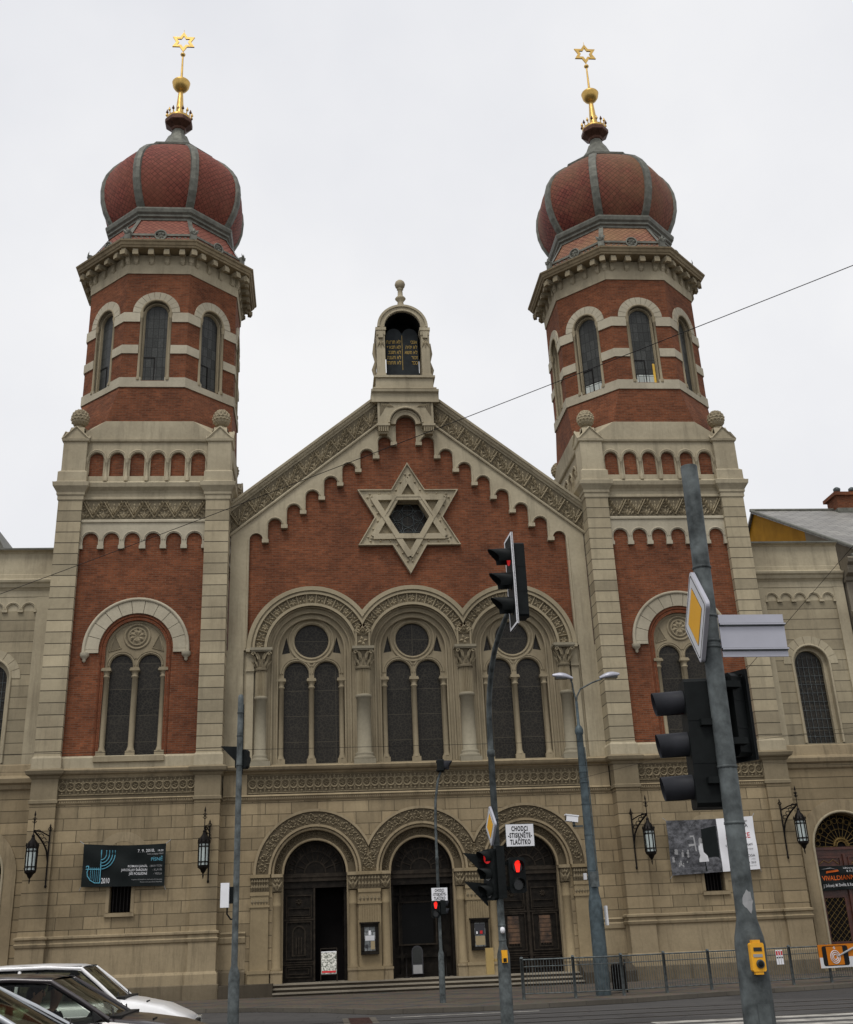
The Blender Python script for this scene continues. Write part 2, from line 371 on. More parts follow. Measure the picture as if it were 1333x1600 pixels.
def corbel_poly(x0, x1, n, zb, zs, zt, cw):
    sp = (x1-x0)/n; r = sp/2-cw; P = [(x1, zt), (x0, zt), (x0, zb)]
    for i in range(n):
        c = x0+sp*(i+.5)
        P += [(c-r, zb), (c-r, zs)] + [(c-r*cos(PI*k/12), zs+r*sin(PI*k/12)) for k in range(1, 12)] + [(c+r, zs), (c+r, zb)]
    return P+[(x1, zb)]
def traceried(mb, gl, cx, zb, r, zs, lr, lx, lzs, rc, rr, rin, y, yg, tri=None, cap=(0, 0)):
    holes = [archpoly(cx-lx, zb, lzs, lr, 14), archpoly(cx+lx, zb, lzs, lr, 14)]
    if rin: holes.append(circ(cx, rc, rin))
    if tri: holes += [[(cx+s*a, b) for a, b in tri] for s in (1, -1)]
    mb.prism(archpoly(cx, zb-.02, zs, r, 28), y, yg, 0, holes)
    for s in (-1, 1):
        mb.roll(cx+s*lx, lzs, lr+.05, .035, y, n=16)
        mb.band(cx+s*lx, lzs, lr+.10, lr+.16, y-.035, y+.01, 0 if s > 0 else R(28), R(152) if s > 0 else PI, 16)
    mb.roll(cx, rc, (rin or rr-.2)+.06, .04, y, 0, 2*PI, 32); mb.roll(cx, rc, rr, .05, y, 0, 2*PI, 32)
    for x in (cx-lx-lr-.10, cx, cx+lx+lr+.10):
        q = .10
        mb.box(x-.17, x+.17, y-.17, y, zb, zb+.2); mb.lathe([(q*1.5, zb+.2), (q*1.3, zb+.28), (q, zb+.36), (q*.95, cap[0]), (q*1.35, cap[0]+.03), (q*1.3, cap[0]+.07), (q*1.0, cap[0]+.1), (q*1.2, cap[0]+.2), (q*1.7, cap[1]-.1)], 12, (x, y-.04))
        mb.box(x-.18, x+.18, y-.2, y, cap[1]-.10, cap[1]-.03); mb.box(x-.16, x+.16, y-.17, y, cap[1]-.03, cap[1]+.02)
    gl.prism(archpoly(cx, zb, zs, r-.03, 28), yg-.02, yg)

# ------------------------------------------------------------------ towers
def tower(side):
    X = side*TX; L0 = Matrix.Translation((X, YC, 0))
    core = MB(); core.M = L0
    core.box(-2.9, 2.9, -2.5, 2.9, 0, 20.45, 0)
    base = core.build('tower_base', ['su'], syn)
    rots = [0, side*-90, side*90]           # front, inner, outer
    # corner pilasters
    for (px, py) in ((-2.84, -2.84), (2.84, -2.84), (-2.84, 2.84), (2.84, 2.84)):
        mb = MB(); mb.M = L0; c = (px, py)
        mb.lathe([(.58, 0), (.58, .55), (.53, .58)], 4, c, 3, ap=True, smooth=False)
        mb.lathe([(.53, .58), (.53, .88), (.50, .93), (.47, .97), (.47, 1.86), (.51, 1.9), (.54, 1.98), (.49, 2.02), (.49, 2.10), (.55, 2.14), (.55, 2.2), (.45, 2.24)], 4, c, 2, ap=True, smooth=False)
        mb.lathe([(.45, 2.24), (.45, 6.5)], 4, c, 4, ap=True, smooth=False)
        mb.lathe([(.45, 6.5), (.5, 6.52), (.5, 6.62), (.46, 6.65), (.46, 7.34), (.50, 7.38), (.54, 7.44), (.62, 7.48), (.65, 7.52), (.68, 7.62), (.62, 7.66), (.52, 7.70)], 4, c, 5, ap=True, smooth=False)
        mb.lathe([(.52, 7.70), (.52, 8.06), (.47, 8.14)], 4, c, 0, ap=True, smooth=False)
        mb.lathe([(.46, 8.14), (.46, 17.85)], 4, c, 1, ap=True, smooth=False)
        mb.lathe([(.46, 17.85), (.50, 17.9), (.50, 18.05), (.54, 18.1), (.54, 18.2), (.60, 18.3), (.68, 18.42), (.70, 18.58), (.6, 18.62), (.56, 18.66), (.56, 19.05), (.46, 19.14), (.46, 20.36), (.52, 20.4), (.54, 20.5), (.5, 20.52)], 4, c, 0, ap=True, smooth=False)
        for a in range(4):                  # little gablets that carry the finial
            mb.M = L0 @ Matrix.Translation((px, py, 0)) @ Matrix.Rotation(R(90*a), 4, 'Z')
            mb.add([(-.5, -.5, 20.5), (.5, -.5, 20.5), (0, -.5, 21.02), (0, 0, 21.02), (-.34, -.52, 20.56), (.34, -.52, 20.56), (0, -.52, 20.88)], [(0, 1, 2), (0, 2, 3), (1, 3, 2)], 0)
            mb.add([(-.30, -.47, 20.5), (.30, -.47, 20.5), (.26, -.26, 21.1), (-.26, -.26, 21.1)], [(0, 1, 2, 3)], 0)
            bar(mb, lambda u, v, h: (u, -.5-h, v), -.5, 20.5, 0, 21.02, .1, .06); bar(mb, lambda u, v, h: (u, -.5-h, v), .5, 20.5, 0, 21.02, .1, .06)
        mb.M = L0
        p = mb.build('pilaster', ['su', 'suq', 'sl', 'slp', 'slh', 'slo'], base)
        f = MB(); f.M = L0; f.lathe([(.26, 20.7), (.26, 21.08), (.30, 21.12), (.16, 21.17), (.15, 21.26)], 12, c)
        rn = random.Random(3)
        nl, nk = 9, 14
        f.lathe([(.02, 21.22), (.22, 21.27), (.31, 21.4), (.345, 21.55), (.33, 21.7), (.26, 21.84), (.14, 21.94), (.02, 21.98)], 14, c)
        for i in range(nl):                 # overlapping scales of the pine cone
            th = PI*(i+.7)/(nl+.4); rr = .36*sin(th); zc = 21.6-.37*cos(th)
            for k in range(nk):
                a = 2*PI*(k+.5*(i % 2))/nk; e = Vector((cos(a), sin(a), 0)); n_ = (e*sin(th)+Vector((0, 0, -cos(th)))); tg = Vector((-sin(a), cos(a), 0)); up = (e*cos(th)+Vector((0, 0, sin(th))))
                p0 = Vector((px, py, zc))+e*rr*.93; s_ = .085*max(.35, sin(th))
                f.add([p0-tg*s_, p0-up*.02+n_*.005, p0+tg*s_, p0+up*.12, p0+n_*(.03+.03*rn.random())+up*.05], [(0, 1, 4), (1, 2, 4), (2, 3, 4), (3, 0, 4)])
        f.build('pine_cone_finial', 'sor', base)
    # walls of each face
    for fi, rz in enumerate(rots):
        Mf = L0 @ Matrix.Rotation(R(rz), 4, 'Z'); front = fi == 0
        B = MB(); B.M = Mf
        if front:
            B.prism([(-2.4, 8.12), (2.4, 8.12), (2.4, 16.9), (-2.4, 16.9)], -3.06, -2.86, 0, [archpoly(0, 8.12, 12.0, 1.12, 28)], matside=1)
            B.roll(0, 12.0, 1.27, .04, -3.06, n=28, mat=1, leg=8.12); B.roll(0, 12.0, 1.17, .04, -3.03, n=28, mat=1, leg=8.12)
        else: B.prism([(-2.4, 8.12), (2.4, 8.12), (2.4, 16.9), (-2.4, 16.9)], -3.06, -2.99, 0)
        B.prism([(-2.4, 18.7), (2.4, 18.7), (2.4, 20.2), (-2.4, 20.2)], -3.01, -2.99, 0)
        B.build('brick_panel', ['brick', 'brickroll'], base)
        # lower storey wall
        W = MB(); W.M = Mf
        if front:
            W.prism([(-2.45, 2.2), (2.45, 2.2), (2.45, 6.5), (-2.45, 6.5)], -3.15, -2.5, 1, [archpoly(0, 2.9, 4.6, .36, 14)], matside=0)
            W.prism(archpoly(0, 2.9, 4.6, .48, 16), -3.17, -3.1, 0, [archpoly(0, 2.9, 4.6, .37, 16)])
            W.band(0, 4.6, .6, .92, -3.156, -3.1, R(8), R(172), 12, 0)
            W.box(-.50, .50, -3.24, -3.1, 2.76, 2.88, 0)
        else: W.prism([(-2.45, 2.2), (2.45, 2.2), (2.45, 6.5), (-2.45, 6.5)], -3.15, -2.9, 1)
        extr(W, [(-3.15, .97), (-3.15, 1.86), (-3.2, 1.9), (-3.22, 1.98), (-3.17, 2.02), (-3.17, 2.1), (-3.23, 2.14), (-3.23, 2.2), (-3.13, 2.24)], -2.4, 2.4, 0)
        extr(W, [(-3.3, .0), (-3.3, .55), (-3.25, .58)], -2.3, 2.3, 3)
        extr(W, [(-3.25, .58), (-3.25, .88), (-3.21, .93), (-3.15, .97)], -2.35, 2.35, 0)
        W.build('ground_floor_wall', ['sl', 'slq', 'slo', 'slp', 'iron'], base)
        # entablature over the ground floor with a ring frieze
        E_ = MB(); E_.M = Mf
        extr(E_, [(-3.15, 6.45), (-3.2, 6.5), (-3.2, 6.56), (-3.26, 6.62), (-3.2, 6.66)], -2.4, 2.4, 0)
        for k in range(60): E_.box(-2.38+k*.08, -2.34+k*.08, -3.23, -3.15, 6.52, 6.58, 0)
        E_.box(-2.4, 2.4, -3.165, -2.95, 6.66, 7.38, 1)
        circles(E_, flat(-2.38, -3.166, 6.76), 4.76, .6, 17, 2)
        extr(E_, [(-3.18, 7.36), (-3.2, 7.4), (-3.24, 7.46), (-3.32, 7.5), (-3.35, 7.54), (-3.38, 7.62), (-3.33, 7.66), (-3.22, 7.69), (-3.18, 7.71)], -2.4, 2.4, 0)
        extr(E_, [(-3.17, 7.7), (-3.17, 8.06), (-3.08, 8.14)], -2.4, 2.4, 3)
        E_.build('lower_entablature', ['sl', 'slg', 'slo', 'su'], base)
        # corbel table
        K = MB(); K.M = Mf
        K.prism(corbel_poly(-2.38, 2.38, 6, 15.98, 16.28, 17.0, .1), -3.15, -3.0)
        for i in range(7):
            x = -2.38+i*4.76/6; K.box(max(-2.38, x-.12), min(2.38, x+.12), -3.19, -3.0, 15.92, 16.07)
        for i in range(6): K.roll(-2.38+(i+.5)*4.76/6, 16.28, .35, .03, -3.15, n=12)
        extr(K, [(-3.15, 16.98), (-3.2, 17.0), (-3.2, 17.08), (-3.16, 17.12)], -2.4, 2.4)
        K.build('corbel_table', 'sub', base)
        Z_ = MB(); Z_.M = Mf
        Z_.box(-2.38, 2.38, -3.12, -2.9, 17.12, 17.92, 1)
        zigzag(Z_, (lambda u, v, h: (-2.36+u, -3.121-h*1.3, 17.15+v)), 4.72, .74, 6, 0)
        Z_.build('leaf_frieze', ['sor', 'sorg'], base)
        C_ = MB(); C_.M = Mf
        extr(C_, [(-3.14, 17.92), (-3.2, 17.95), (-3.2, 18.02), (-3.16, 18.06), (-3.16, 18.2), (-3.22, 18.3), (-3.36, 18.42), (-3.40, 18.58), (-3.3, 18.62), (-3.2, 18.66), (-3.14, 18.74)], -2.4, 2.4)
        C_.build('main_cornice', 'su', base)
        A = MB(); A.M = Mf
        hol = [archpoly(-2.0+.8*i, 18.96, 19.7, .28, 12) for i in range(6)]
        A.prism([(-2.4, 18.7), (2.4, 18.7), (2.4, 20.42), (-2.4, 20.42)], -3.12, -3.0, 0, hol)
        for i in range(6):
            A.roll(-2.0+.8*i, 19.72, .355, .04, -3.13, n=14); A.band(-2.0+.8*i, 19.72, .29, .33, -3.15, -3.1, n=14)
        for i in range(7):
            for dx in ([0] if 0 < i < 6 else [(.02 if i == 0 else -.02)]):
                A.lathe([(.085, 18.74), (.085, 18.9), (.055, 18.96), (.052, 19.5), (.07, 19.52), (.06, 19.56), (.10, 19.66), (.10, 19.72)], 8, (-2.4+.8*i+dx, -3.14))
        extr(A, [(-3.12, 20.4), (-3.2, 20.45), (-3.22, 20.52), (-3.1, 20.56)], -2.4, 2.4)
        A.build('blind_arcade', 'su', base)
    # the big twin window with its hood
    wd = MB(); wd.M = L0; gl = MB(); gl.M = L0
    traceried(wd, gl, 0, 8.1, 1.10, 12.0, .42, .52, 11.42, 12.52, .46, None, -2.90, -2.78, None, (10.95, 11.3))
    rosette(wd, lambda u, v, h: (u, -2.90-h, v), 0, 12.52, .34, 8, .07)
    for k in range(8): a = R(45*k); wd.roll(.24*cos(a), 12.52+.24*sin(a), .085, .025, -2.91, 0, 2*PI, 10)
    wd.prism(circ(0, 12.52, .40, 24), -2.905, -2.9, 1)
    for s in (-1, 1):
        wd.prism([(s*.60, 12.10), (s*.98, 11.98), (s*.80, 12.50)], -2.904, -2.9, 1); wd.sweep([(s*.57, -2.91, 12.08), (s*1.0, -2.91, 11.95), (s*.81, -2.91, 12.56), (s*.57, -2.91, 12.08)], .022, 5)
    wd.prism(archpoly(0, 8.08, 12.0, 1.13, 28), -2.94, -2.88, 0, [archpoly(0, 8.1, 12.0, 1.03, 28)])
    wd.box(-1.25, 1.25, -3.28, -2.8, 7.9, 8.09)
    pw = wd.build('window', ['sw', 'sorg'], syn); gl.build('pane', 'glass', pw)
    h = MB(); h.M = L0
    n = 11
    for i in range(n):                      # voussoirs
        a0 = PI*i/n+.006; a1 = PI*(i+1)/n-.006; h.band(0, 12.0, 1.37, 1.86, -3.13-.003*(i % 2), -3.0, a0, a1, 4)
    for s in (-1, 1): h.box(min(s*1.37, s*1.86), max(s*1.37, s*1.86), -3.13, -3.0, 11.87, 12.0)
    h.roll(0, 12.0, 1.91, .07, -3.12, n=28, leg=11.87)
    for s in (-1, 1): h.lathe([(.02, 11.52), (.07, 11.58), (.06, 11.64), (.12, 11.7), (.17, 11.76), (.17, 11.87)], 8, (s*1.86, -3.12))
    h.build('window_hood', 'sub', syn)
    s_ = MB(); s_.M = L0; s_.box(-.40, .40, -2.75, -2.6, 2.85, 5, 0)
    for k in (-.24, -.12, 0, .12, .24): s_.box(k-.012, k+.012, -3.06, -3.03, 2.9, 4.95, 1)
    s_.build('barred_window', ['dark', 'iron'], syn)
    # weathered slope from square to octagon, and the brick drum
    A0 = 3.17; t8 = math.tan(PI/8)
    def plan(a, c):     # square of half width a with corners cut back to front half width c
        return [(-c, -a), (c, -a), (a, -c), (a, c), (c, a), (-c, a), (-a, c), (-a, -c)]
    d = MB(); d.M = L0
    rings = [(20.5, 3.16, 2.9), (20.56, 3.16, 2.85), (21.33, A0+.03, 1.74), (21.33, A0, 1.74), (22.88, A0, A0*t8)]
    P = [(x, y, z) for z, a, c in rings for x, y in plan(a, c)]
    for i in range(4): d.add(P[8*i:8*i+16], [(k, (k+1) % 8, 8+(k+1) % 8, 8+k) for k in range(8)], 1 if i < 3 else 0)
    hw = A0*t8
    for k in range(8):
        d.M = L0 @ Matrix.Rotation(R(45*k), 4, 'Z')
        d.prism([(-hw, 22.88), (hw, 22.88), (hw, 28.32), (-hw, 28.32)], -A0, -A0+.45, 0, [archpoly(0, 23.2, 26.38, .60, 20)], matside=1)
    d.M = L0
    drum = d.build('tower_drum', ['brick', 'su'], syn)
    e = (A0+.05)*t8; yf = -A0-.05; yb = -A0+.02
    for z0, z1, xi in ((24.44, 24.84, .66), (25.95, 26.40, .66)):     # stone bands between the windows of the drum
        for k in range(8):
            b = MB(); b.M = L0 @ Matrix.Rotation(R(45*k), 4, 'Z'); b.box(xi, e, yf, yb, z0, z1)
            b.M = L0 @ Matrix.Rotation(R(45*k+45), 4, 'Z'); b.box(-e, -xi, yf, yb, z0, z1); b.build('stone_band', 'sub', drum)
    b = MB()
    for k in range(8):
        b.M = L0 @ Matrix.Rotation(R(45*k), 4, 'Z'); b.box(-e, e, yf, yb, 22.88, 23.16)
        for s in (-1, 1): b.box(min(s*.48, s*e), max(s*.48, s*e), yf, yb, 23.16, 23.32)
    b.build('sill_band', 'sub', drum)
    for k in range(8):
        b = MB(); b.M = L0 @ Matrix.Rotation(R(45*k), 4, 'Z')
        for i in range(11): b.band(0, 26.4, .62, .98, yf-.012-.004*(i % 2), yb, PI*i/11+.008, PI*(i+1)/11-.008, 3)
        b.build('arch_stones', 'sub', drum)
    for k in (-3, -2, -1, 0, 1, 2, 3):
        wm = MB(); wm.M = L0 @ Matrix.Rotation(R(45*k), 4, 'Z')
        wm.prism(archpoly(0, 23.16, 26.38, .60, 20), -A0+.16, -A0+.24, 0, [archpoly(0, 23.2, 26.38, .46, 20)])
        wm.roll(0, 26.38, .53, .05, -A0+.14, n=18, leg=23.3)
        wm.roll(0, 26.4, .60, .055, -A0-.03, n=18)
        for s in (-1, 1): wm.lathe([(.09, 23.2), (.09, 23.34), (.06, 23.4), (.052, 26.12), (.075, 26.15), (.06, 26.2), (.095, 26.33), (.095, 26.42)], 8, (s*.60, -A0+.0))
        ow = wm.build('window', 'sw', syn)
        g = MB(); g.M = wm.M; g.prism(archpoly(0, 23.2, 26.38, .47, 20), -A0+.21, -A0+.23)
        if side > 0 and k in (-1, 0):
            g.box(-.40, .40, -A0+.195, -A0+.205, 23.24, 23.66, 1); g.box(-.44, .44, -A0+.19, -A0+.2, 23.67, 23.70, 3)
            if k == 0: g.box(.33, .43, -A0+.185, -A0+.195, 23.24, 24.2, 2)
        elif k == 0: g.box(-.1, .36, -A0+.195, -A0+.205, 23.24, 23.6, 4)
        g.box(-.46, -.0, -A0+.185, -A0+.195, 24.34, 24.38, 3); g.box(-.02, .02, -A0+.185, -A0+.195, 23.2, 24.38, 3)
        g.build('pane', ['glassd', 'glassl', 'glassy', 'iron', 'glassd'], ow)
    # eaves
    c = MB(); c.M = L0
    c.lathe([(A0+.04, 28.32), (A0+.06, 28.76), (A0+.02, 28.78), (A0+.02, 29.26)], 8, (0, 0), 0, ap=True, smooth=False)
    c.lathe([(A0+.02, 29.3), (A0+.55, 29.33), (A0+.58, 29.4), (A0+.62, 29.42), (A0+.66, 29.52), (A0+.72, 29.56), (A0+.74, 29.62), (3.45, 29.75), (3.36, 29.78)], 8, (0, 0), 2, ap=True, smooth=False)
    for k in range(8):
        c.M = L0 @ Matrix.Rotation(R(45*k), 4, 'Z')
        for j in range(4):
            x = (j-1.5)*.66
            c.box(x-.09, x+.09, -A0-.14, -A0, 28.86, 29.3); c.box(x-.11, x+.11, -A0-.46, -A0, 29.14, 29.31)
            c.lathe([(.02, 28.72), (.09, 28.78), (.11, 28.88)], 8, (x, -A0-.05)); c.box(x-.12, x+.12, -A0-.5, -A0-.34, 29.02, 29.2, 1)
        c.M = c.M @ Matrix.Rotation(R(22.5), 4, 'Z')
        e = (A0/cos(PI/8)); c.box(-.1, .1, -e-.5, -e+.05, 29.12, 29.31); c.box(-.09, .09, -e-.13, -e+.1, 28.86, 29.2); c.lathe([(.02, 28.7), (.09, 28.76), (.11, 28.9)], 8, (0, -e-.02))
        c.box(-.12, .12, -e-.56, -e-.4, 29.0, 29.2, 1)
    c.M = L0; c.build('eaves_cornice', ['su', 'sor', 'sl'], drum)
    # dome
    dm = MB(); dm.M = L0
    prof = [(2.45, 31.95), (2.72, 32.35), (2.94, 32.85), (3.08, 33.4), (3.12, 33.95), (3.08, 34.45), (2.95, 34.92), (2.73, 35.34), (2.43, 35.74), (2.06, 36.08), (1.62, 36.36)]
    dm.lathe([(3.42, 29.95), (2.62, 31.45)], 8, (0, 0), 1, ap=True, smooth=False, cap=False)
    seg = 8
    for k in range(8):
        dm.M = L0 @ Matrix.Rotation(R(45*k), 4, 'Z')
        P = []; ns = 4
        for r, z in prof:
            for j in range(ns+1):
                u = -1+2*j/ns; P.append((u*r*t8, -r-.10*(1-u*u)*min(1, r/3), z))
        dm.add(P, [(i*(ns+1)+j, i*(ns+1)+j+1, (i+1)*(ns+1)+j+1, (i+1)*(ns+1)+j) for i in range(len(prof)-1) for j in range(ns)], 0, True)
    dm.M = L0; dome = dm.build('dome', ['tileA' if side < 0 else 'tileB', 'tileC' if side > 0 else 'tileR'], syn)
    for k in range(8):
        r_ = MB(); r_.M = L0 @ Matrix.Rotation(R(45*k+22.5), 4, 'Z'); P = []
        for r, z in prof:
            e = r/cos(PI/8); wv = .17 if r > 1.9 else .13
            P += [(-wv-.02, -e+.06, z), (-wv, -e-.05, z), (0, -e-.09, z), (wv, -e-.05, z), (wv+.02, -e+.06, z)]
        r_.add(P, [(5*i+j, 5*i+j+1, 5*i+5+j+1, 5*i+5+j) for i in range(len(prof)-1) for j in range(4)])
        r_.add([(-.12, -3.42/cos(PI/8)-.03, 29.95), (.12, -3.42/cos(PI/8)-.03, 29.95), (.1, -2.62/cos(PI/8)-.03, 31.45), (-.1, -2.62/cos(PI/8)-.03, 31.45)], [(0, 1, 2, 3)])
        r_.build('rib', 'lead', dome)
    k_ = MB(); k_.M = L0
    k_.lathe([(2.55, 31.42), (2.66, 31.46), (2.66, 31.56), (2.74, 31.62), (2.74, 31.72), (2.82, 31.8), (2.86, 31.95), (2.86, 32.02), (2.5, 32.04)], 8, (0, 0), 0, ap=True, smooth=False)
    k_.build('collar', 'lead', dome); k_ = MB(); k_.M = L0
    k_.lathe([(1.72, 36.36), (1.76, 36.40), (1.78, 36.50), (1.68, 36.55), (1.3, 36.8), (.9, 37.2), (.62, 37.65), (.45, 38.1)], 8, (0, 0), 0, ap=True, smooth=False)
    k_.build('dome_cap', 'lead', dome)
    pp = MB()
    for k in range(8):
        pp.M = L0 @ Matrix.Rotation(R(45*k), 4, 'Z'); a = 3.40; e = a*t8
        pp.box(-e, e, -a, -a+.06, 29.74, 29.84); pp.box(-e, e, -a, -a+.06, 30.14, 30.24)
        for j in range(12): x = -e+(j+.5)*2*e/12; pp.roll(x, 29.99, .07, .028, -a+.03, 0, 2*PI, 8)
        pp.roll(0, 30.16, .24, .045, -a, 0, 2*PI, 20); rosette(pp, lambda u, v, h: (u, -a-h, v), 0, 30.16, .2, 6, .05); pp.prism(circ(0, 30.16, .22, 16), -a, -a+.05)
        pp.M = pp.M @ Matrix.Rotation(R(22.5), 4, 'Z'); q = a/cos(PI/8)
        pp.box(-.14, .14, -q-.04, -q+.1, 29.7, 30.32)
        for an in (50, 90, 130): leaf(pp, lambda u, v, h: (u, -q-.05-h, v), 0, 30.2, .34, .2, R(an), .05)
    pp.build('roof_cresting', 'lead', dome)
    # spire
    sp = MB(); sp.M = L0
    sp.lathe([(.50, 37.8), (.38, 38.1), (.30, 38.4), (.27, 38.6)], 8, (0, 0), 0, ap=True, smooth=False)
    sp.lathe([(.26, 38.5), (.32, 38.55), (.36, 38.65), (.60, 38.85), (.64, 38.9), (.64, 39.08), (.6, 39.16), (.5, 39.18)], 8, (0, 0), 1, ap=True, smooth=False)
    spire = sp.build('spire', ['lead', 'bronze'], syn)
    rd = MB(); rd.M = L0
    rd.lathe([(.45, 39.15), (.3, 39.2), (.2, 39.4), (.17, 40.2), (.12, 40.9), (.1, 41.05), (.07, 41.1), (.06, 42.0), (.04, 43.35)], 12, (0, 0)); rd.build('gilded_rod', 'gold', spire)
    bl = MB(); bl.M = L0
    bl.lathe([(.05, 41.04), (.16, 41.07), (.3, 41.16), (.40, 41.32), (.43, 41.5), (.45, 41.56), (.42, 41.62), (.3, 41.74), (.1, 41.84), (.05, 41.86)], 20, (0, 0)); bl.build('gilded_ball', 'gold', spire); bl = MB(); bl.M = L0
    bl.lathe([(.04, 43.3), (.11, 43.36), (.13, 43.42), (.1, 43.48), (.03, 43.54)], 12, (0, 0)); bl.build('gilded_ball', 'gold', spire)
    cw = MB(); cw.M = L0
    cw.lathe([(.5, 39.15), (.57, 39.2), (.58, 39.32), (.52, 39.34)], 16, (0, 0), 0)
    for k in range(16):
        a = 2*PI*k/16; cw.sweep([(.54*cos(a), .54*sin(a), 39.25), (.60*cos(a), .60*sin(a), 39.52)], .03, 5)
        cw.lathe([(.01, 39.44), (.075, 39.51), (.055, 39.57), (.01, 39.7)], 6, (.61*cos(a), .61*sin(a)), k % 2)
    cw.build('crown', ['gold', 'bronze'], spire)
    st = MB(); st.M = L0 @ Matrix.Rotation(R(0), 4, 'Z'); P = []; I_ = []
    for i in range(12):
        a = PI/2+PI*i/6; r = .64 if i % 2 == 0 else .64/math.sqrt(3); P.append((r*cos(a), 44.24+r*sin(a)))
        r *= .60; I_.append((r*cos(a), 44.24+r*sin(a)))
    st.prism(P, -.04, .04, 0, [I_], back=True); st.sweep([(0, 0, 43.5), (0, 0, 43.62)], .025, 6); st.sweep([(0, 0, 44.86), (0, 0, 45.05)], .012, 5)
    st.build('star', 'gold', spire)
M['tileR'] = tilemat('red_skirt_tiles', (.20, .062, .044), (.26, .09, .06), (.24, .11, .07))
tower(-1); tower(1)

# ------------------------------------------------------------------ central front
BX = 3.93; JX = BX/2
def bottoms(zb, zt, x0, x1, cs, r, zs):
    """wall polygon with arched notches cut from its lower edge"""
    P = [(x0, zb)]
    for c in cs: P += [(c-r, zb), (c-r, zs)] + arc(c, zs, r, PI, 0, 26)[1:-1] + [(c+r, zs), (c+r, zb)]
    return P+[(x1, zb), (x1, zt), (x0, zt)]
CS = (-BX, 0, BX)
g = MB()
P = bottoms(12.0, 17, -6.6, 6.6, CS, 1.7, 12.03)[:-2]+[(6.6, 17.2), (.75, 21.9), (-.75, 21.9), (-6.6, 17.2)]
HEX = [(.98*cos(PI*k/3), 17.386+.98*sin(PI*k/3)) for k in range(6)]
g.prism(P, 0, .55, 0, [HEX], matside=1)
gw = g.build('gable_wall', ['brick', 'su'], syn)
# star of David
RS = 2.385; s_ = MB(); ZS = 17.386
def tri(r, up, dz=0): return [(r*cos(PI/2*up+2*PI*k/3), ZS+r*sin(PI/2*up+2*PI*k/3)) for k in range(3)]
OUT = []
for i in range(12):
    a = PI/2+PI*i/6; r = RS if i % 2 == 0 else RS/math.sqrt(3); OUT.append((r*cos(a), ZS+r*sin(a)))
def scaled(k): return [(x*k, ZS+(z-ZS)*k) for x, z in OUT]
s_.prism(OUT, -.19, 0, 0, [scaled(.965)])
s_.prism(scaled(.965), -.11, -.02, 0, [scaled(.745)])
s_.prism(scaled(.765), -.17, -.04, 0, [scaled(.735)])
s_.prism(scaled(.74), -.03, 0.0, 1, [HEX])
ra = RS*.70
for up in (1, -1):                          # two interlaced bars
    T = tri(ra, up); 
    for k in range(3):
        (xa, za), (xb, zb) = T[k], T[(k+1) % 3]; d = math.hypot(xb-xa, zb-za); nx, nz_ = -(zb-za)/d*.115, (xb-xa)/d*.115
        mx_, mz = (xa+xb)/2, (za+zb)/2
        q = 1.0 if up > 0 else 1.0; yy = -.20 if up > 0 else -.215
        s_.prism([(xa+nx, za+nz_), (xa-nx, za-nz_), (xb-nx, zb-nz_), (xb+nx, zb+nz_)], yy-.004*k, -.03, 0)
for i in range(12):                         # studs along the border
    (xa, za), (xb, zb) = scaled(.85)[i], scaled(.85)[(i+1) % 12]
    for f in (.16, .5, .84):
        x, z = xa+(xb-xa)*f, za+(zb-za)*f
        s_.lathe([(.001, 0), (.055, .0), (.05, .03), (.03, .055), (.001, .065)], 8) if False else s_.add([(x+.06*cos(PI*k/3), -.11, z+.06*sin(PI*k/3)) for k in range(6)]+[(x, -.20, z)], [(k, (k+1) % 6, 6) for k in range(6)])
star = s_.build('star_of_david', ['su', 'sor'], gw)
for k in range(6): pass
hx = MB()
hx.prism([(1.0*cos(PI*k/3), ZS+1.0*sin(PI*k/3)) for k in range(6)], .42, .45, 0)
for k in range(6):
    a = PI*k/3+PI/6; hx.roll(.5*cos(a)*1.0, ZS+.5*sin(a), .22, .022, .40, 0, 2*PI, 16, 1)
hx.roll(0, ZS, .25, .022, .40, 0, 2*PI, 16, 1)
for up in (1, -1):
    T = tri(.93, up)
    for k in range(3): hx.sweep([(T[k][0], .4, T[k][1]), (T[(k+1) % 3][0], .4, T[(k+1) % 3][1])], .02, 4, 1)
hx.build('star_window', ['glass', 'galvd'], gw)
fr = MB(); fr.prism([(1.08*cos(PI*k/3), ZS+1.08*sin(PI*k/3)) for k in range(6)], -.24, 0, 0, [HEX])
fr.prism([(.99*cos(PI*k/3), ZS+.99*sin(PI*k/3)) for k in range(6)], .2, .42, 0, [[(.86*cos(PI*k/3), ZS+.86*sin(PI*k/3)) for k in range(6)]])
fr.build('star_window_surround', 'su', gw)
# stepped corbel band
SL_ = .808; SPX = .748
def zc(i): return 20.59-.602*i             # corbel tip heights
xs = [.52+SPX*i for i in range(8)]         # corbel centres
def zrake(x, z0): return z0-SL_*(abs(x)-1.2)
P = []
half = [(.42, zc(0)), (.42, 21.47)]
right = [(.42*cos(a), 21.47+.42*sin(a)) for a in [PI/2-PI/2*k/8 for k in range(9)]]
right += [(.42, zc(0))]
for i in range(7):
    xa, xb = xs[i]+.10, xs[i+1]-.10; r = (xb-xa)/2; zt = zc(i)+.385
    right += [(xa, zc(i)), (xa, zt-r)] + [((xa+xb)/2-r*cos(PI*k/10), zt-r+r*sin(PI*k/10)) for k in range(1, 10)] + [(xb, zt-r), (xb, zc(i+1))]
xa, xb = xs[7]+.10, 6.38; r = (xb-xa)/2; zt = zc(7)+.37
right += [(xa, zc(7)), (xa, zt-r)]+[((xa+xb)/2-r*cos(PI*k/10), zt-r+r*sin(PI*k/10)) for k in range(1, 10)]+[(xb, zt-r), (xb, 12.03), (7.1, 12.03), (7.1, zrake(7.1, 21.52)), (1.2, 21.52)]
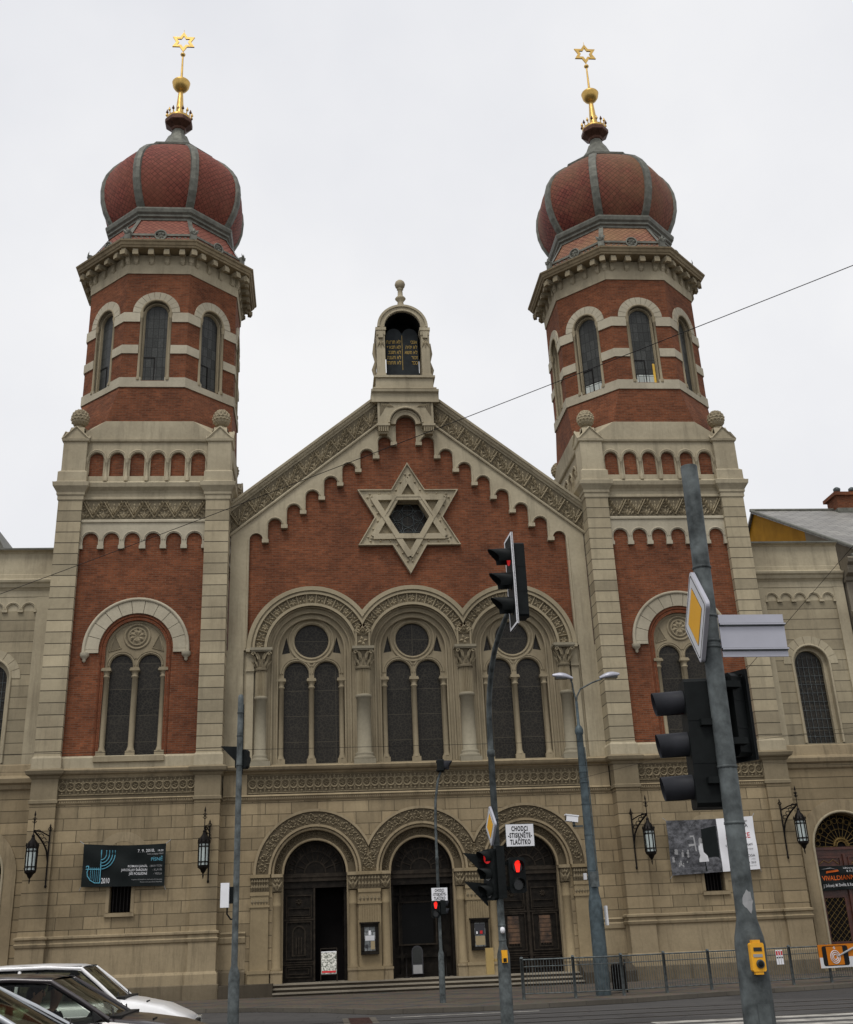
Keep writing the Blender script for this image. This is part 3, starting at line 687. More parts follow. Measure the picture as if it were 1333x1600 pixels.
full = right + [(-x, z) for x, z in reversed(right)][0:]
full = right + [(1.2, 22.2), (-1.2, 22.2)] + [(-x, z) for x, z in reversed(right)]
fp = []
for p in full:
    if not fp or math.hypot(p[0]-fp[-1][0], p[1]-fp[-1][1]) > 1e-4: fp.append(p)
if math.hypot(fp[0][0]-fp[-1][0], fp[0][1]-fp[-1][1]) < 1e-4: fp.pop()
c = MB(); c.prism(fp, -.14, .0, 0)
for s in (-1, 1):
    for i in range(8): c.box(s*xs[i]-.13, s*xs[i]+.13, -.22, -.02, zc(i)-.05, zc(i)+.1)
    for i in range(7):
        xa, xb = xs[i]+.10, xs[i+1]-.10; r = (xb-xa)/2; zt = zc(i)+.385
        c.sweep([(s*(xa-.04), -.14, zc(i)+.12)] + [(s*((xa+xb)/2-(r+.045)*cos(PI*k/10)), -.14, zt-r+(r+.045)*sin(PI*k/10)) for k in range(0, 11)] + [(s*(xb+.04), -.14, zc(i+1)+.12)], .03, 6)
    c.sweep([(s*6.43, -.14, 12.1), (s*6.43, -.14, zc(7)+.1)], .035, 6)
c.box(-7.1, -6.36, -.30, -.02, 15.2, 15.28) if False else None
c.build('corbel_band', 'su', gw)
# raking frieze and coping
for s in (-1, 1):
    d = MB(); mpx = lambda u, v, h, s=s: (s*(7.15-u), -.16-h, zrake(7.15-u, 21.5)+v)
    d.add([(s*1.1, -.16, zrake(1.1, 21.5)), (s*7.15, -.16, zrake(7.15, 21.5)), (s*7.15, -.16, zrake(7.15, 22.45)), (s*1.1, -.16, zrake(1.1, 22.45))], [(0, 1, 2, 3)], 1)
    zigzag(d, lambda u, v, h: mpx(u, v+.05, h*1.3), 6.0, .84, 9, 0); 
    d.build('raking_leaf_frieze', ['sor', 'sorg'], gw)
    d = MB()
    def rk(prof, x0=.9, x1=7.2):
        n = len(prof); d.add([(s*x0, y, zrake(x0, z)) for y, z in prof]+[(s*x1, y, zrake(x1, z)) for y, z in prof], [(i, n+i, n+i+1, i+1) for i in range(n-1)])
        for x in (x0, x1): d.add([(s*x, y, zrake(x, z)) for y, z in prof], [tuple(range(n))])
    rk([(0, 21.38), (-.22, 21.40), (-.24, 21.46), (-.2, 21.52), (0, 21.53)]); rk([(0, 22.42), (-.20, 22.43), (-.23, 22.50), (-.30, 22.53), (-.33, 22.58), (-.33, 22.63), (-.40, 22.66), (-.42, 22.76), (-.36, 22.80), (1.2, 22.86), (1.2, 22.0)])
    d.build('raking_cornice', 'su', gw)
# box with the small arch at the apex, and the shrine of the tablets
a = MB()
a.prism([(-1.17, 22.72), (-1.17, 21.3), (-.72, 21.3), (-.72, 21.47)]+arc(0, 21.47, .72, PI, 0, 20)[1:-1]+[(.72, 21.47), (.72, 21.3), (1.17, 21.3), (1.17, 22.72)], -.42, 0)
a.prism(arc(0, 21.47, .72, PI, 0, 20)+arc(0, 21.47, .42, 0, PI, 16), -.30, 0)
a.roll(0, 21.47, .70, .05, -.42, n=20); a.roll(0, 21.47, .60, .045, -.30, n=20)
a.box(-.42, .42, -.05, 0, 21.2, 21.21) if False else None
for s in (-1, 1):
    a.add([(s*.95-.24, -.50, 21.34), (s*.95+.24, -.50, 21.34), (s*.95+.24, 0, 21.34), (s*.95-.24, 0, 21.34), (s*.95-.17, -.40, 20.98), (s*.95+.17, -.40, 20.98), (s*.95+.17, 0, 20.98), (s*.95-.17, 0, 20.98)], [(0, 1, 5, 4), (1, 2, 6, 5), (3, 0, 4, 7), (4, 5, 6, 7)], 1)
    a.box(s*.95-.27, s*.95+.27, -.53, 0, 21.30, 21.40)
    for k in range(5): a.box(s*.95-.2+k*.09, s*.95-.16+k*.09, -.5, -.42, 21.05, 21.3, 1)
    a.prism([(s*.52, 22.55), (s*1.08, 22.55), (s*1.08, 21.75), (s*.95, 21.95), (s*.8, 22.25)], -.425, -.40, 2)
    for i in range(7): leaf(a, flat(0, -.425, 0), s*1.02-s*.05*i, 22.45-.02*i, .3, .07, R(-90-s*(10+i*8)), .04, 1)
extr(a, [(-.42, 22.66), (-.5, 22.7), (-.52, 22.78), (-.62, 22.84), (-.64, 22.94), (-.5, 23.0)], -1.42, 1.42)
a.box(-1.42, 1.42, -.5, .8, 22.4, 23.0); a.box(-1.34, 1.34, -.56, .8, 23.0, 23.06)
a.build('apex_block', ['su', 'sor', 'sorg'], gw)
sh = MB()
sh.box(-1.22, 1.22, -.50, .75, 23.06, 23.52); sh.box(-1.30, 1.30, -.58, .82, 23.52, 23.62)
for s in (-1, 1):
    sh.box(min(s*.78, s*1.14), max(s*.78, s*1.14), -.46, -.12, 23.62, 25.62); sh.box(min(s*.78, s*1.1), max(s*.78, s*1.1), .42, .72, 23.62, 25.62)
    sh.box(min(s*.76, s*1.18), max(s*.76, s*1.18), -.49, .72, 23.62, 23.74)
    sh.box(min(s*.73, s*1.18), max(s*.73, s*1.18), -.52, .72, 25.84, 25.98); sh.box(min(s*.76, s*1.15), max(s*.76, s*1.15), -.49, .72, 25.62, 25.84)
    sh.box(min(s*.86, s*1.06), max(s*.86, s*1.06), -.56, -.4, 25.45, 25.75)
    for an in (-110, -90, -70): leaf(sh, flat(0, -.47, 0), s*.96, 25.45, .5, .12, R(an), .06, 1)
    sh.sweep([(s*1.20, .1, 25.5), (s*1.22, .1, 25.0), (s*1.16, .1, 24.6), (s*1.25, .1, 24.2), (s*1.2, .1, 23.9)], [.05, .09, .06, .1, .07], 8, 1)
sh.band(0, 26.02, .78, 1.06, -.46, .72, n=28)
sh.band(0, 26.02, 1.0, 1.10, -.52, .76, n=28); sh.roll(0, 26.02, .82, .04, -.46, n=24)
# domed hood: dark shell closing the back of the arch
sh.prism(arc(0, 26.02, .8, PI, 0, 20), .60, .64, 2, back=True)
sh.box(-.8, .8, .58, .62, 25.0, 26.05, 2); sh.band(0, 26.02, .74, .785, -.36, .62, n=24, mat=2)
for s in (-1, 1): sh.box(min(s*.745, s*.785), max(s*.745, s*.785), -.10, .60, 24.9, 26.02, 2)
sh.lathe([(.42, 27.05), (.34, 27.12), (.2, 27.22), (.15, 27.36), (.13, 27.62), (.2, 27.7), (.24, 27.76), (.2, 27.82), (.12, 27.86), (.105, 28.2), (.15, 28.24), (.13, 28.28)], 16, (0, .1), 0)
sh.lathe([(.01, 28.26), (.12, 28.29), (.2, 28.37), (.235, 28.49), (.2, 28.61), (.12, 28.69), (.01, 28.72)], 20, (0, .1), 0)
shr = sh.build('tablet_shrine', ['su', 'sor', 'dark'], gw)
tb = MB(); M['basalt'] = plain('dark_polished_stone', (.022, .026, .028), .5, 0, .2, 3)
P = [(-.70, 23.62), (.70, 23.62), (.70, 25.92)]+arc(.35, 25.92, .33, 0, PI, 12)[1:-1]+arc(-.35, 25.92, .33, 0, PI, 12)[1:-1]+[(-.70, 25.92)]
tb.prism(P, .10, .26, 0, back=True); tb.box(-.74, .74, .06, .28, 23.60, 24.05, 0)
tb.box(-.008, .008, .085, .10, 24.2, 25.9, 1)
for i, t_ in enumerate(('לא תרצח', 'לא תנאף', 'לא תגנב', 'לא תענה', 'לא תחמד')): text(tb, t_[::-1], .25, lambda x, y, i=i: (-.06+x, .085, 25.50-.255*i+y), 1, align='RIGHT', sx=.66, off=.001)
for i, t_ in enumerate(('אנכי', 'לא יהיה', 'לא תשא', 'זכור', 'כבד')): text(tb, t_[::-1], .25, lambda x, y, i=i: (.66+x, .085, 25.50-.255*i+y), 1, align='RIGHT', sx=.66, off=.001)
tb.build('stone_tablets', ['basalt', M.setdefault('goldleaf', plain('gold_leaf_letters', (.50, .34, .10), .5, 0, .05, 5))], shr)

# ------------------------------------------------------------------ the three great windows
q = MB()
q.prism(bottoms(7.7, 12.03, -7.2, 7.2, CS, 1.7, 12.0)[0:0] or [(-7.2, 7.7), (7.2, 7.7), (7.2, 12.03)]+[p for c_ in reversed(CS) for p in ((c_+1.7, 12.03), (c_+1.7, 7.75), (c_-1.7, 7.75), (c_-1.7, 12.03))]+[(-7.2, 12.03)], -.02, .5)
for s in (-1, 1):
    q.box(min(s*6.1, s*6.38), max(s*6.1, s*6.38), -.16, 0, 7.7, 12.06); q.box(min(s*6.5, s*7.2), max(s*6.5, s*7.2), -.14, 0, 7.7, 12.03)
    q.box(min(s*6.08, s*6.4), max(s*6.08, s*6.4), -.22, 0, 11.2, 11.3); q.box(min(s*5.7, s*6.4), max(s*5.7, s*6.4), -.30, 0, 11.93, 12.06)
q.build('window_storey_wall', 'su', syn)
for bi, c_ in enumerate(CS):
    xl = JX if bi > 0 else 9; xr = JX if bi < 2 else 9
    m = MB(); gg = MB()
    for ro, ri, y0, y1 in ((1.74, 1.50, .06, .2), (1.52, 1.28, .18, .34)): m.prism(archpoly(c_, 7.75, 12.03, ro, 32), y0, y1, 0, [archpoly(c_, 7.75, 12.03, ri, 32)])
    m.roll(c_, 12.03, 1.69, .05, -.01, n=32, leg=7.8); m.roll(c_, 12.03, 1.50, .045, .07, n=32, leg=7.8); m.roll(c_, 12.03, 1.3, .05, .19, n=32, leg=7.8)
    traceried(m, gg, c_, 7.78, 1.30, 12.03, .475, .575, 11.18, 12.47, .86, .66, .34, .5, [(.97, 12.62), (1.14, 11.95), (.82, 12.0)], (10.6, 10.97))
    m.box(c_-1.7, c_+1.7, -.1, .5, 7.66, 7.77)
    ww = m.build('window', 'sw', syn)
    gg.build('pane', 'glass', ww)
    ab = MB()
    clipband(ab, c_, 12.03, 1.70, 2.46, -.14, 0, xl, xr, 30, 1)
    clipband(ab, c_, 12.03, 1.70, 1.80, -.22, 0, 9, 9, 30, 0)
    clipband(ab, c_, 12.03, 2.16, 2.24, -.24, 0, xl, xr, 30, 0); clipband(ab, c_, 12.03, 2.30, 2.46, -.28, 0, xl, xr, 30, 0); clipband(ab, c_, 12.03, 2.22, 2.32, -.20, 0, xl, xr, 30, 0)
    mp = polar(c_, 12.03, 1.80, -.14); Lr = PI*2.1; n = 17
    for i in range(n):
        u = (i+.5)*Lr/n; ang = u/2.1; x = abs(2.0*cos(ang)); side_in = (bi > 0 and cos(ang) > 0) or (bi < 2 and cos(ang) < 0)
        if (bi > 0 and -cos(ang)*2.2 < -JX+.05 and False): continue
        # u=0 is the left end of the arch
        left = cos(ang) > 0
        if x > JX-.12 and ((left and bi > 0) or (not left and bi < 2)): continue
        if i % 2 == 0: rosette(ab, mp, u, .18, .17, 6, .07, 0)
        else:
            for a_ in (45, 135, 225, 315): leaf(ab, mp, u, .18, .2, .09, R(a_), .06, 0)
            for da in (-.13, .13): bar(ab, mp, u+da, .0, u, .2, .035, .05, 0); bar(ab, mp, u+da, .36, u, .18, .035, .05, 0)
        bar(ab, mp, u+Lr/n/2, .0, u+Lr/n/2, .36, .07, .09, 0)
    if bi < 2:
        jx = c_+JX
        ab.box(jx-.26, jx+.26, -.26, -.1, 12.03, 12.5, 1); rosette(ab, flat(jx, -.26, 12.28), 0, 0, .22, 4, .08, 0)
        for a_ in (50, 90, 130, 30, 150): leaf(ab, flat(jx, -.24, 12.5), 0, 0, .42, .16, R(a_), .12, 0)
        rosette(ab, flat(jx, -.3, 12.72), 0, 0, .14, 8, .1, 0)
        for sx_ in (-1, 1): ab.box(jx+sx_*.25-.03, jx+sx_*.25+.03, -.3, -.1, 12.03, 12.75, 0)
    ab.build('carved_arch', ['sor', 'sorg'], ww)
for x, r in ((-5.82, .215), (-JX, .265), (JX, .265), (5.82, .215)):
    k = MB(); c2 = (x, -.16)
    k.box(x-.40, x+.40, -.56, 0, 7.6, 7.83); k.lathe([(r*1.45, 7.83), (r*1.5, 7.88), (r*1.45, 7.95), (r*1.2, 7.98), (r*1.3, 8.03), (r*1.25, 8.08), (r, 8.12), (r*.98, 10.1), (r*1.12, 10.12), (r*1.14, 10.22), (r*1.0, 10.24)], 20, c2)
    P = []; nf = 44
    for z in (10.24, 11.2):
        for i in range(nf): a_ = 2*PI*i/nf; rr = r*(1.0 if i % 2 else .76); P.append((x+rr*cos(a_), -.16+rr*sin(a_), z))
    k.add(P, [(i, (i+1) % nf, nf+(i+1) % nf, nf+i) for i in range(nf)], 1)
    k.lathe([(r*1.1, 11.2), (r*1.14, 11.25), (r*1.1, 11.3), (r*.88, 11.32), (r*.9, 11.6), (r*1.1, 11.88)], 16, c2, 2)
    for tier, (z, ln, n) in enumerate(((11.31, .32, 8), (11.50, .38, 8))):
        for i in range(n):
            a_ = 2*PI*(i+.5*tier)/n; e = Vector((cos(a_), sin(a_), 0)); tg = Vector((-sin(a_), cos(a_), 0)); b0 = Vector((x, -.16, z))+e*r*.92
            k.add([b0-tg*.05, b0+tg*.05, b0+tg*.065+Vector((0, 0, ln*.6))+e*.07, b0+e*.21+Vector((0, 0, ln*.92)), b0-tg*.065+Vector((0, 0, ln*.6))+e*.07, b0+e*.13+Vector((0, 0, ln*.55))], [(0, 1, 5), (1, 2, 5), (2, 3, 5), (3, 4, 5), (4, 0, 5)], 1)
    for s in (-1, 1): k.sweep([(x+s*.30+.085*cos(t_*.8)*(1-t_/10), -.50, 11.80+.085*sin(t_*.8)*(1-t_/10)) for t_ in range(9)], .03, 6, 1); k.sweep([(x+s*.12, -.44, 11.6), (x+s*.2, -.48, 11.8), (x+s*.3, -.5, 11.88)], .03, 5, 1)
    k.box(x-.42, x+.42, -.58, 0, 11.93, 12.03); k.box(x-.38, x+.38, -.54, 0, 11.88, 11.93)
    k.build('column', ['column', 'sor', 'sorg'], syn)

# ------------------------------------------------------------------ central entablature and portals
e_ = MB(); YL = -.30
extr(e_, [(YL, 6.45), (YL-.05, 6.5), (YL-.05, 6.56), (YL-.12, 6.62), (YL-.06, 6.68)], -7.1, 7.1, 0)
for k in range(175): e_.box(-7.0+k*.08, -6.96+k*.08, YL-.09, YL, 6.52, 6.58, 0)
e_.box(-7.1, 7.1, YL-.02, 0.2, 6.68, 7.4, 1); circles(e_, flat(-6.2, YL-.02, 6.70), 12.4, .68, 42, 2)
for s in (-1, 1): e_.box(min(s*6.25, s*7.1), max(s*6.25, s*7.1), YL-.06, 0, 6.68, 7.4, 0)
extr(e_, [(YL-.02, 7.38), (YL-.07, 7.41), (YL-.12, 7.46), (YL-.24, 7.5), (YL-.28, 7.54), (YL-.32, 7.62), (YL-.28, 7.65), (YL-.1, 7.69), (0, 7.76)], -7.1, 7.1, 0)
for s in (-1, 1): extr(e_, [(YL-.05, 7.38), (YL-.11, 7.41), (YL-.16, 7.46), (YL-.30, 7.5), (YL-.34, 7.54), (YL-.38, 7.62), (YL-.34, 7.65), (YL-.1, 7.69), (-.05, 7.77)], *((6.3, 7.1) if s > 0 else (-7.1, -6.3)))
e_.build('central_entablature', ['sl', 'slg', 'slo'], syn)
DX = 3.8; DC = (-DX, 0, DX); ZP = 3.97; pw_ = MB()
pw_.prism([(-7.2, .0), (-DX-1.5, 0)]+[(-DX-1.5, 0)][0:0]+[p for c_ in DC for p in ([(c_-1.5, .1), (c_-1.5, ZP)]+arc(c_, ZP, 1.5, PI, 0, 26)[1:-1]+[(c_+1.5, ZP), (c_+1.5, .1)])]+[(DX+1.5, 0), (7.2, 0), (7.2, 6.5), (-7.2, 6.5)], YL, YL+.4, 0, matside=1)
pw_.box(-7.2, 7.2, .98, 1.05, 0, 7, 2)
for s in (-1, 1):
    a0, a1 = (6.2, 7.15) if s > 0 else (-7.15, -6.2)
    extr(pw_, [(YL-.01, .97), (YL-.01, 1.76), (YL-.05, 1.8), (YL-.07, 1.95), (YL-.03, 2.0), (YL-.08, 2.1), (YL-.02, 2.15)], a0, a1, 1); extr(pw_, [(YL-.1, 0), (YL-.1, .88), (YL-.04, .95)], a0, a1, 3)
pw_.build('portal_wall', ['slq', 'sl', 'dark', 'slp'], syn)
wl = {}
for bi, c_ in enumerate(DC):
    xl = 1.9 if bi > 0 else 9; xr = 1.9 if bi < 2 else 9
    m = MB()
    clipband(m, c_, ZP, 1.62, 2.17, YL-.06, YL, xl, xr, 28, 1)
    clipband(m, c_, ZP, 2.08, 2.17, YL-.12, YL, xl, xr, 28, 0); clipband(m, c_, ZP, 1.56, 1.64, YL-.12, YL, 9, 9, 28, 0)
    scroll(m, polar(c_, ZP, 1.63, YL-.06), PI*1.88, .46, 15, 2, bi)
    m.prism(archpoly(c_, 0.3, ZP, 1.60, 28), YL+.02, YL+.2, 0, [archpoly(c_, .3, ZP, 1.46, 28)])
    m.roll(c_, ZP, 1.49, .055, YL+.0, n=28)
    m.prism(arc(c_, ZP, 1.46, PI, 0, 28)+arc(c_, ZP, 1.12, 0, PI, 24), YL+.15, YL+.5, 1)
    scroll(m, polar(c_, ZP, 1.2, YL+.15), PI*1.35, .25, 20, 2, bi+5)
    m.roll(c_, ZP, 1.14, .05, YL+.15, n=26)
    for s in (-1, 1):       # jamb, round shaft, capital
        m.box(min(c_+s*1.12, c_+s*1.5), max(c_+s*1.12, c_+s*1.5), YL+.2, YL+.6, .47, ZP, 0)
        cx = c_+s*1.33
        m.lathe([(.19, .86), (.2, .92), (.15, .98), (.145, 2.9), (.16, 2.93), (.145, 2.97), (.145, 3.3), (.17, 3.36)], 14, (cx, YL+.05), 3)
        m.box(cx-.2, cx+.2, YL-.14, YL+.3, .3, .86, 0); m.box(cx-.22, cx+.22, YL-.17, YL+.3, .80, .87, 0)
        m.box(cx-.2, cx+.2, YL-.12, YL+.4, 3.86, 3.97, 0); m.box(cx-.17, cx+.17, YL-.08, YL+.4, 3.4, 3.86, 1)
        for a_ in (60, 90, 120): leaf(m, flat(cx, YL-.08, 3.4), 0, 0, .38, .14, R(a_), .09, 2); leaf(m, flat(cx, YL-.08, 3.62), 0, 0, .24, .1, R(a_), .09, 2)
    m.build('portal_arch', ['sl', 'slg', 'slo', 'column' if False else 'slc'], syn) if 'slc' in M else None
    wl[bi] = m
M['slc'] = stone('worn_shaft_stone', (.285, .225, .135), soot=.25)
for bi in wl: wl[bi].build('portal_arch', ['sl', 'slg', 'slo', 'slc'], syn)
for x, hwid in ((-5.73, .31), (-1.9, .385), (1.9, .385), (5.73, .31)):
    m = MB(); f = abs(x) < 3
    m.box(x-hwid, x+hwid, YL-.10, YL+.1, .9, 3.4, 0)
    for k in range(int(hwid*2/.085)-1): 
        xx = x-hwid+.09+k*.085; m.box(xx-.02, xx+.02, YL-.125, YL-.1, 2.2 if f else 2.7, 2.85 if f else 3.0, 0) if f else None
    m.box(x-hwid-.04, x+hwid+.04, YL-.14, YL+.1, 2.9, 2.96, 0)
    for k in range(6): leaf(m, flat(x-hwid+.06+k*(2*hwid-.12)/5, YL-.10, 2.98), 0, 0, .2, .1, PI/2, .05, 1)
    m.box(x-hwid-.02, x+hwid+.02, YL-.13, YL+.1, 3.28, 3.4, 0); m.box(x-hwid-.01, x+hwid+.01, YL-.12, YL+.1, 3.4, 3.86, 2)
    for k in range(7): leaf(m, flat(x-hwid+.05+k*(2*hwid-.1)/6, YL-.12, 3.42), 0, 0, .26, .12, PI/2, .08, 1); leaf(m, flat(x-hwid+.05+k*(2*hwid-.1)/6, YL-.12, 3.84), 0, 0, .22, .1, -PI/2, .08, 1)
    m.box(x-hwid-.04, x+hwid+.04, YL-.18, YL+.1, 3.86, 3.97, 0)
    hb = hwid+.05; m.box(x-hb, x+hb, YL-.22, YL+.1, .3, .84, 0); m.box(x-hb-.03, x+hb+.03, YL-.25, YL+.1, .80, .90, 0)
    m.build('portal_pilaster', ['slc', 'slo', 'slg'], syn)
# doors
def panel(m, x0, x1, z0, z1, y, mat=1, t=.03, deep=.045):
    for a0, a1, b0, b1 in ((x0, x1, z0, z0+t), (x0, x1, z1-t, z1), (x0, x0+t, z0+t, z1-t), (x1-t, x1, z0+t, z1-t)): m.box(a0, a1, y-deep, y, b0, b1, mat)
def leafdoor(m, x0, x1, y):
    m.box(x0, x1, y, y+.06, .47, 3.5, 0); w_ = x1-x0
    panel(m, x0+.10, x1-.10, .62, .98, y); panel(m, x0+.2, x1-.2, .72, .9, y, 1, .02)
    panel(m, x0+.02, x1-.02, 1.02, 1.12, y); panel(m, x0+.10, x1-.10, 1.18, 2.42, y, 1, .04); 
    m.prism(archpoly((x0+x1)/2, 1.3, 2.05, w_*.22, 10), y-.03, y, 1, [archpoly((x0+x1)/2, 1.34, 2.05, w_*.17, 10)])
    for k in (-1, 0, 1): m.box((x0+x1)/2+k*.09-.02, (x0+x1)/2+k*.09+.02, y-.03, y, 1.36, 1.9, 1)
    panel(m, x0+.10, x1-.10, 2.52, 3.28, y, 1, .035); panel(m, x0+.16, x1-.16, 2.6, 2.85, y, 1, .02)
    rosette(m, flat((x0+x1)/2, y, 3.05), 0, 0, .13, 8, .04, 1)
    m.box(x0, x1, y-.05, y, 2.44, 2.5, 1)
def tympanum(m, c_, y):
    m.prism(arc(c_, ZP, 1.2, PI, 0, 24), y, y+.08, 0)
    for r in (.35, .7, 1.0): m.band(c_, ZP+.04, r, r+.05, y-.03, y, n=20, mat=1)
    for k in range(1, 9): a_ = PI*k/9; m.sweep([(c_+.38*cos(a_), y-.01, ZP+.04+.38*sin(a_)), (c_+1.0*cos(a_), y-.01, ZP+.04+1.0*sin(a_))], .02, 5, 1); leaf(m, flat(c_, y, ZP), .75*cos(a_+.17), .75*sin(a_+.17), .22, .1, a_+.17, .03, 1)
    m.box(c_-1.15, c_+1.15, y-.1, y+.1, 3.72, ZP+.02, 1); m.box(c_-1.15, c_+1.15, y-.05, y+.08, 3.5, 3.72, 0); m.box(c_-1.13, c_+1.13, y-.13, y, 3.86, 3.92, 1)
YD = YL+.52
for bi, c_ in enumerate(DC):
    if bi == 0:
        m = MB(); tympanum(m, c_, YD); leafdoor(m, c_-1.12, c_-.02, YD); m.box(c_-.06, c_+.0, YD-.04, YD+.06, .47, 3.5, 1)
        d_ = m.build('door', ['wood', 'woodh'], syn)
        o = MB(); o.box(c_+1.02, c_+1.10, YD+.06, YD+1.0, .47, 3.5); panel(o, c_+.98, c_+1.02, 1.2, 3.2, YD+.5); o.build('open_leaf', 'wood', d_)
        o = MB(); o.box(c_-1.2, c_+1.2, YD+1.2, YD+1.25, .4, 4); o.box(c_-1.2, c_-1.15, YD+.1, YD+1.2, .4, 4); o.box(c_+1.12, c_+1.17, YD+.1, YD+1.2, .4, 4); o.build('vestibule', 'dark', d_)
    elif bi == 2:
        m = MB(); tympanum(m, c_, YD); leafdoor(m, c_-1.12, c_-.02, YD); leafdoor(m, c_+.02, c_+1.12, YD); m.box(c_-.05, c_+.05, YD-.07, YD+.06, .47, 3.5, 1)
        d_ = m.build('door', ['wood', 'woodh'], syn)
        M['glazing_reflection'] = plain('brown_glazing_reflection', (.10, .052, .025), .4, 0, .5, 3)  # brown reflection painted into the door pane colour
        for s in (-1, 1):
            o = MB(); x = c_+s*.57; o.box(x-.2, x+.2, YD-.035, YD-.03, 1.42, 2.32)
            for k in range(6): o.box(x-.2, x+.2, YD-.045, YD-.036, 1.5+k*.14, 1.51+k*.14, 1)
            o.build('door_pane', ['glazing_reflection', 'wood'], d_)
    else:
        m = MB(); tympanum(m, c_, YD); y = YD+.55
        for x in (-1.1, -.78, .62, 1.0): m.box(c_+x, c_+x+.09, y-.04, y+.04, .47, 3.5, 0)
        for z in (.47, 1.1, 3.15): m.box(c_-1.1, c_+1.1, y-.035, y+.035, z, z+.1, 0)
        m.box(c_-1.12, c_+1.12, y+.05, y+.08, .47, 3.5, 0)
        panel(m, c_-.84, c_+.55, 1.5, 2.95, y-.05, 1, .05); m.box(c_-1.1, c_-1.02, YD, y, .47, 3.5, 0); m.box(c_+1.02, c_+1.1, YD, y, .47, 3.5, 0)
        d_ = m.build('door', ['wood', 'woodh'], syn)
        o = MB(); o.prism([(c_-.7, 1.62), (c_-.6, 1.5), (c_+.32, 1.5), (c_+.42, 1.62), (c_+.42, 2.78), (c_+.32, 2.9), (c_-.6, 2.9), (c_-.7, 2.78)], y-.05, y, 0); o.build('door_pane', 'blackglass', d_) if 'blackglass' in M else None
        M['blackglass'] = plain('black_glass', (.004, .004, .004), .5); o.build('door_pane', 'blackglass', d_)
# steps and side blocks
stp = MB()
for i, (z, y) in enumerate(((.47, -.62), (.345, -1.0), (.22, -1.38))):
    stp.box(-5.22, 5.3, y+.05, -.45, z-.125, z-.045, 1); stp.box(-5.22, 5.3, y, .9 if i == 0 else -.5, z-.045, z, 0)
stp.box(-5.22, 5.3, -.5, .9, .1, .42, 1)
stp.box(-7.0, -5.22, -1.30, -.3, .08, .50, 1)
stp.add([(5.3, -1.45, .09), (5.3, -.4, .09), (5.3, -.4, .80), (5.3, -.6, .80), (5.3, -1.45, .45), (7.1, -1.45, .09), (7.1, -.4, .09), (7.1, -.4, .80), (7.1, -.6, .80), (7.1, -1.45, .45)], [(0, 1, 2, 3, 4), (5, 9, 8, 7, 6), (0, 4, 9, 5), (4, 3, 8, 9), (3, 2, 7, 8)], 1)
M['tread'] = stone('worn_step_stone', (.27, .24, .19), soot=.2); M['riser'] = stone('soot_and_shade_step_stone', (.07, .058, .042), soot=.4)  # riser colour darkened for soot and for the shade on the step fronts
stp.m = [0 if m_ == 0 else 1 for m_ in stp.m]; stp.build('entrance_steps', ['tread', 'riser'], syn)

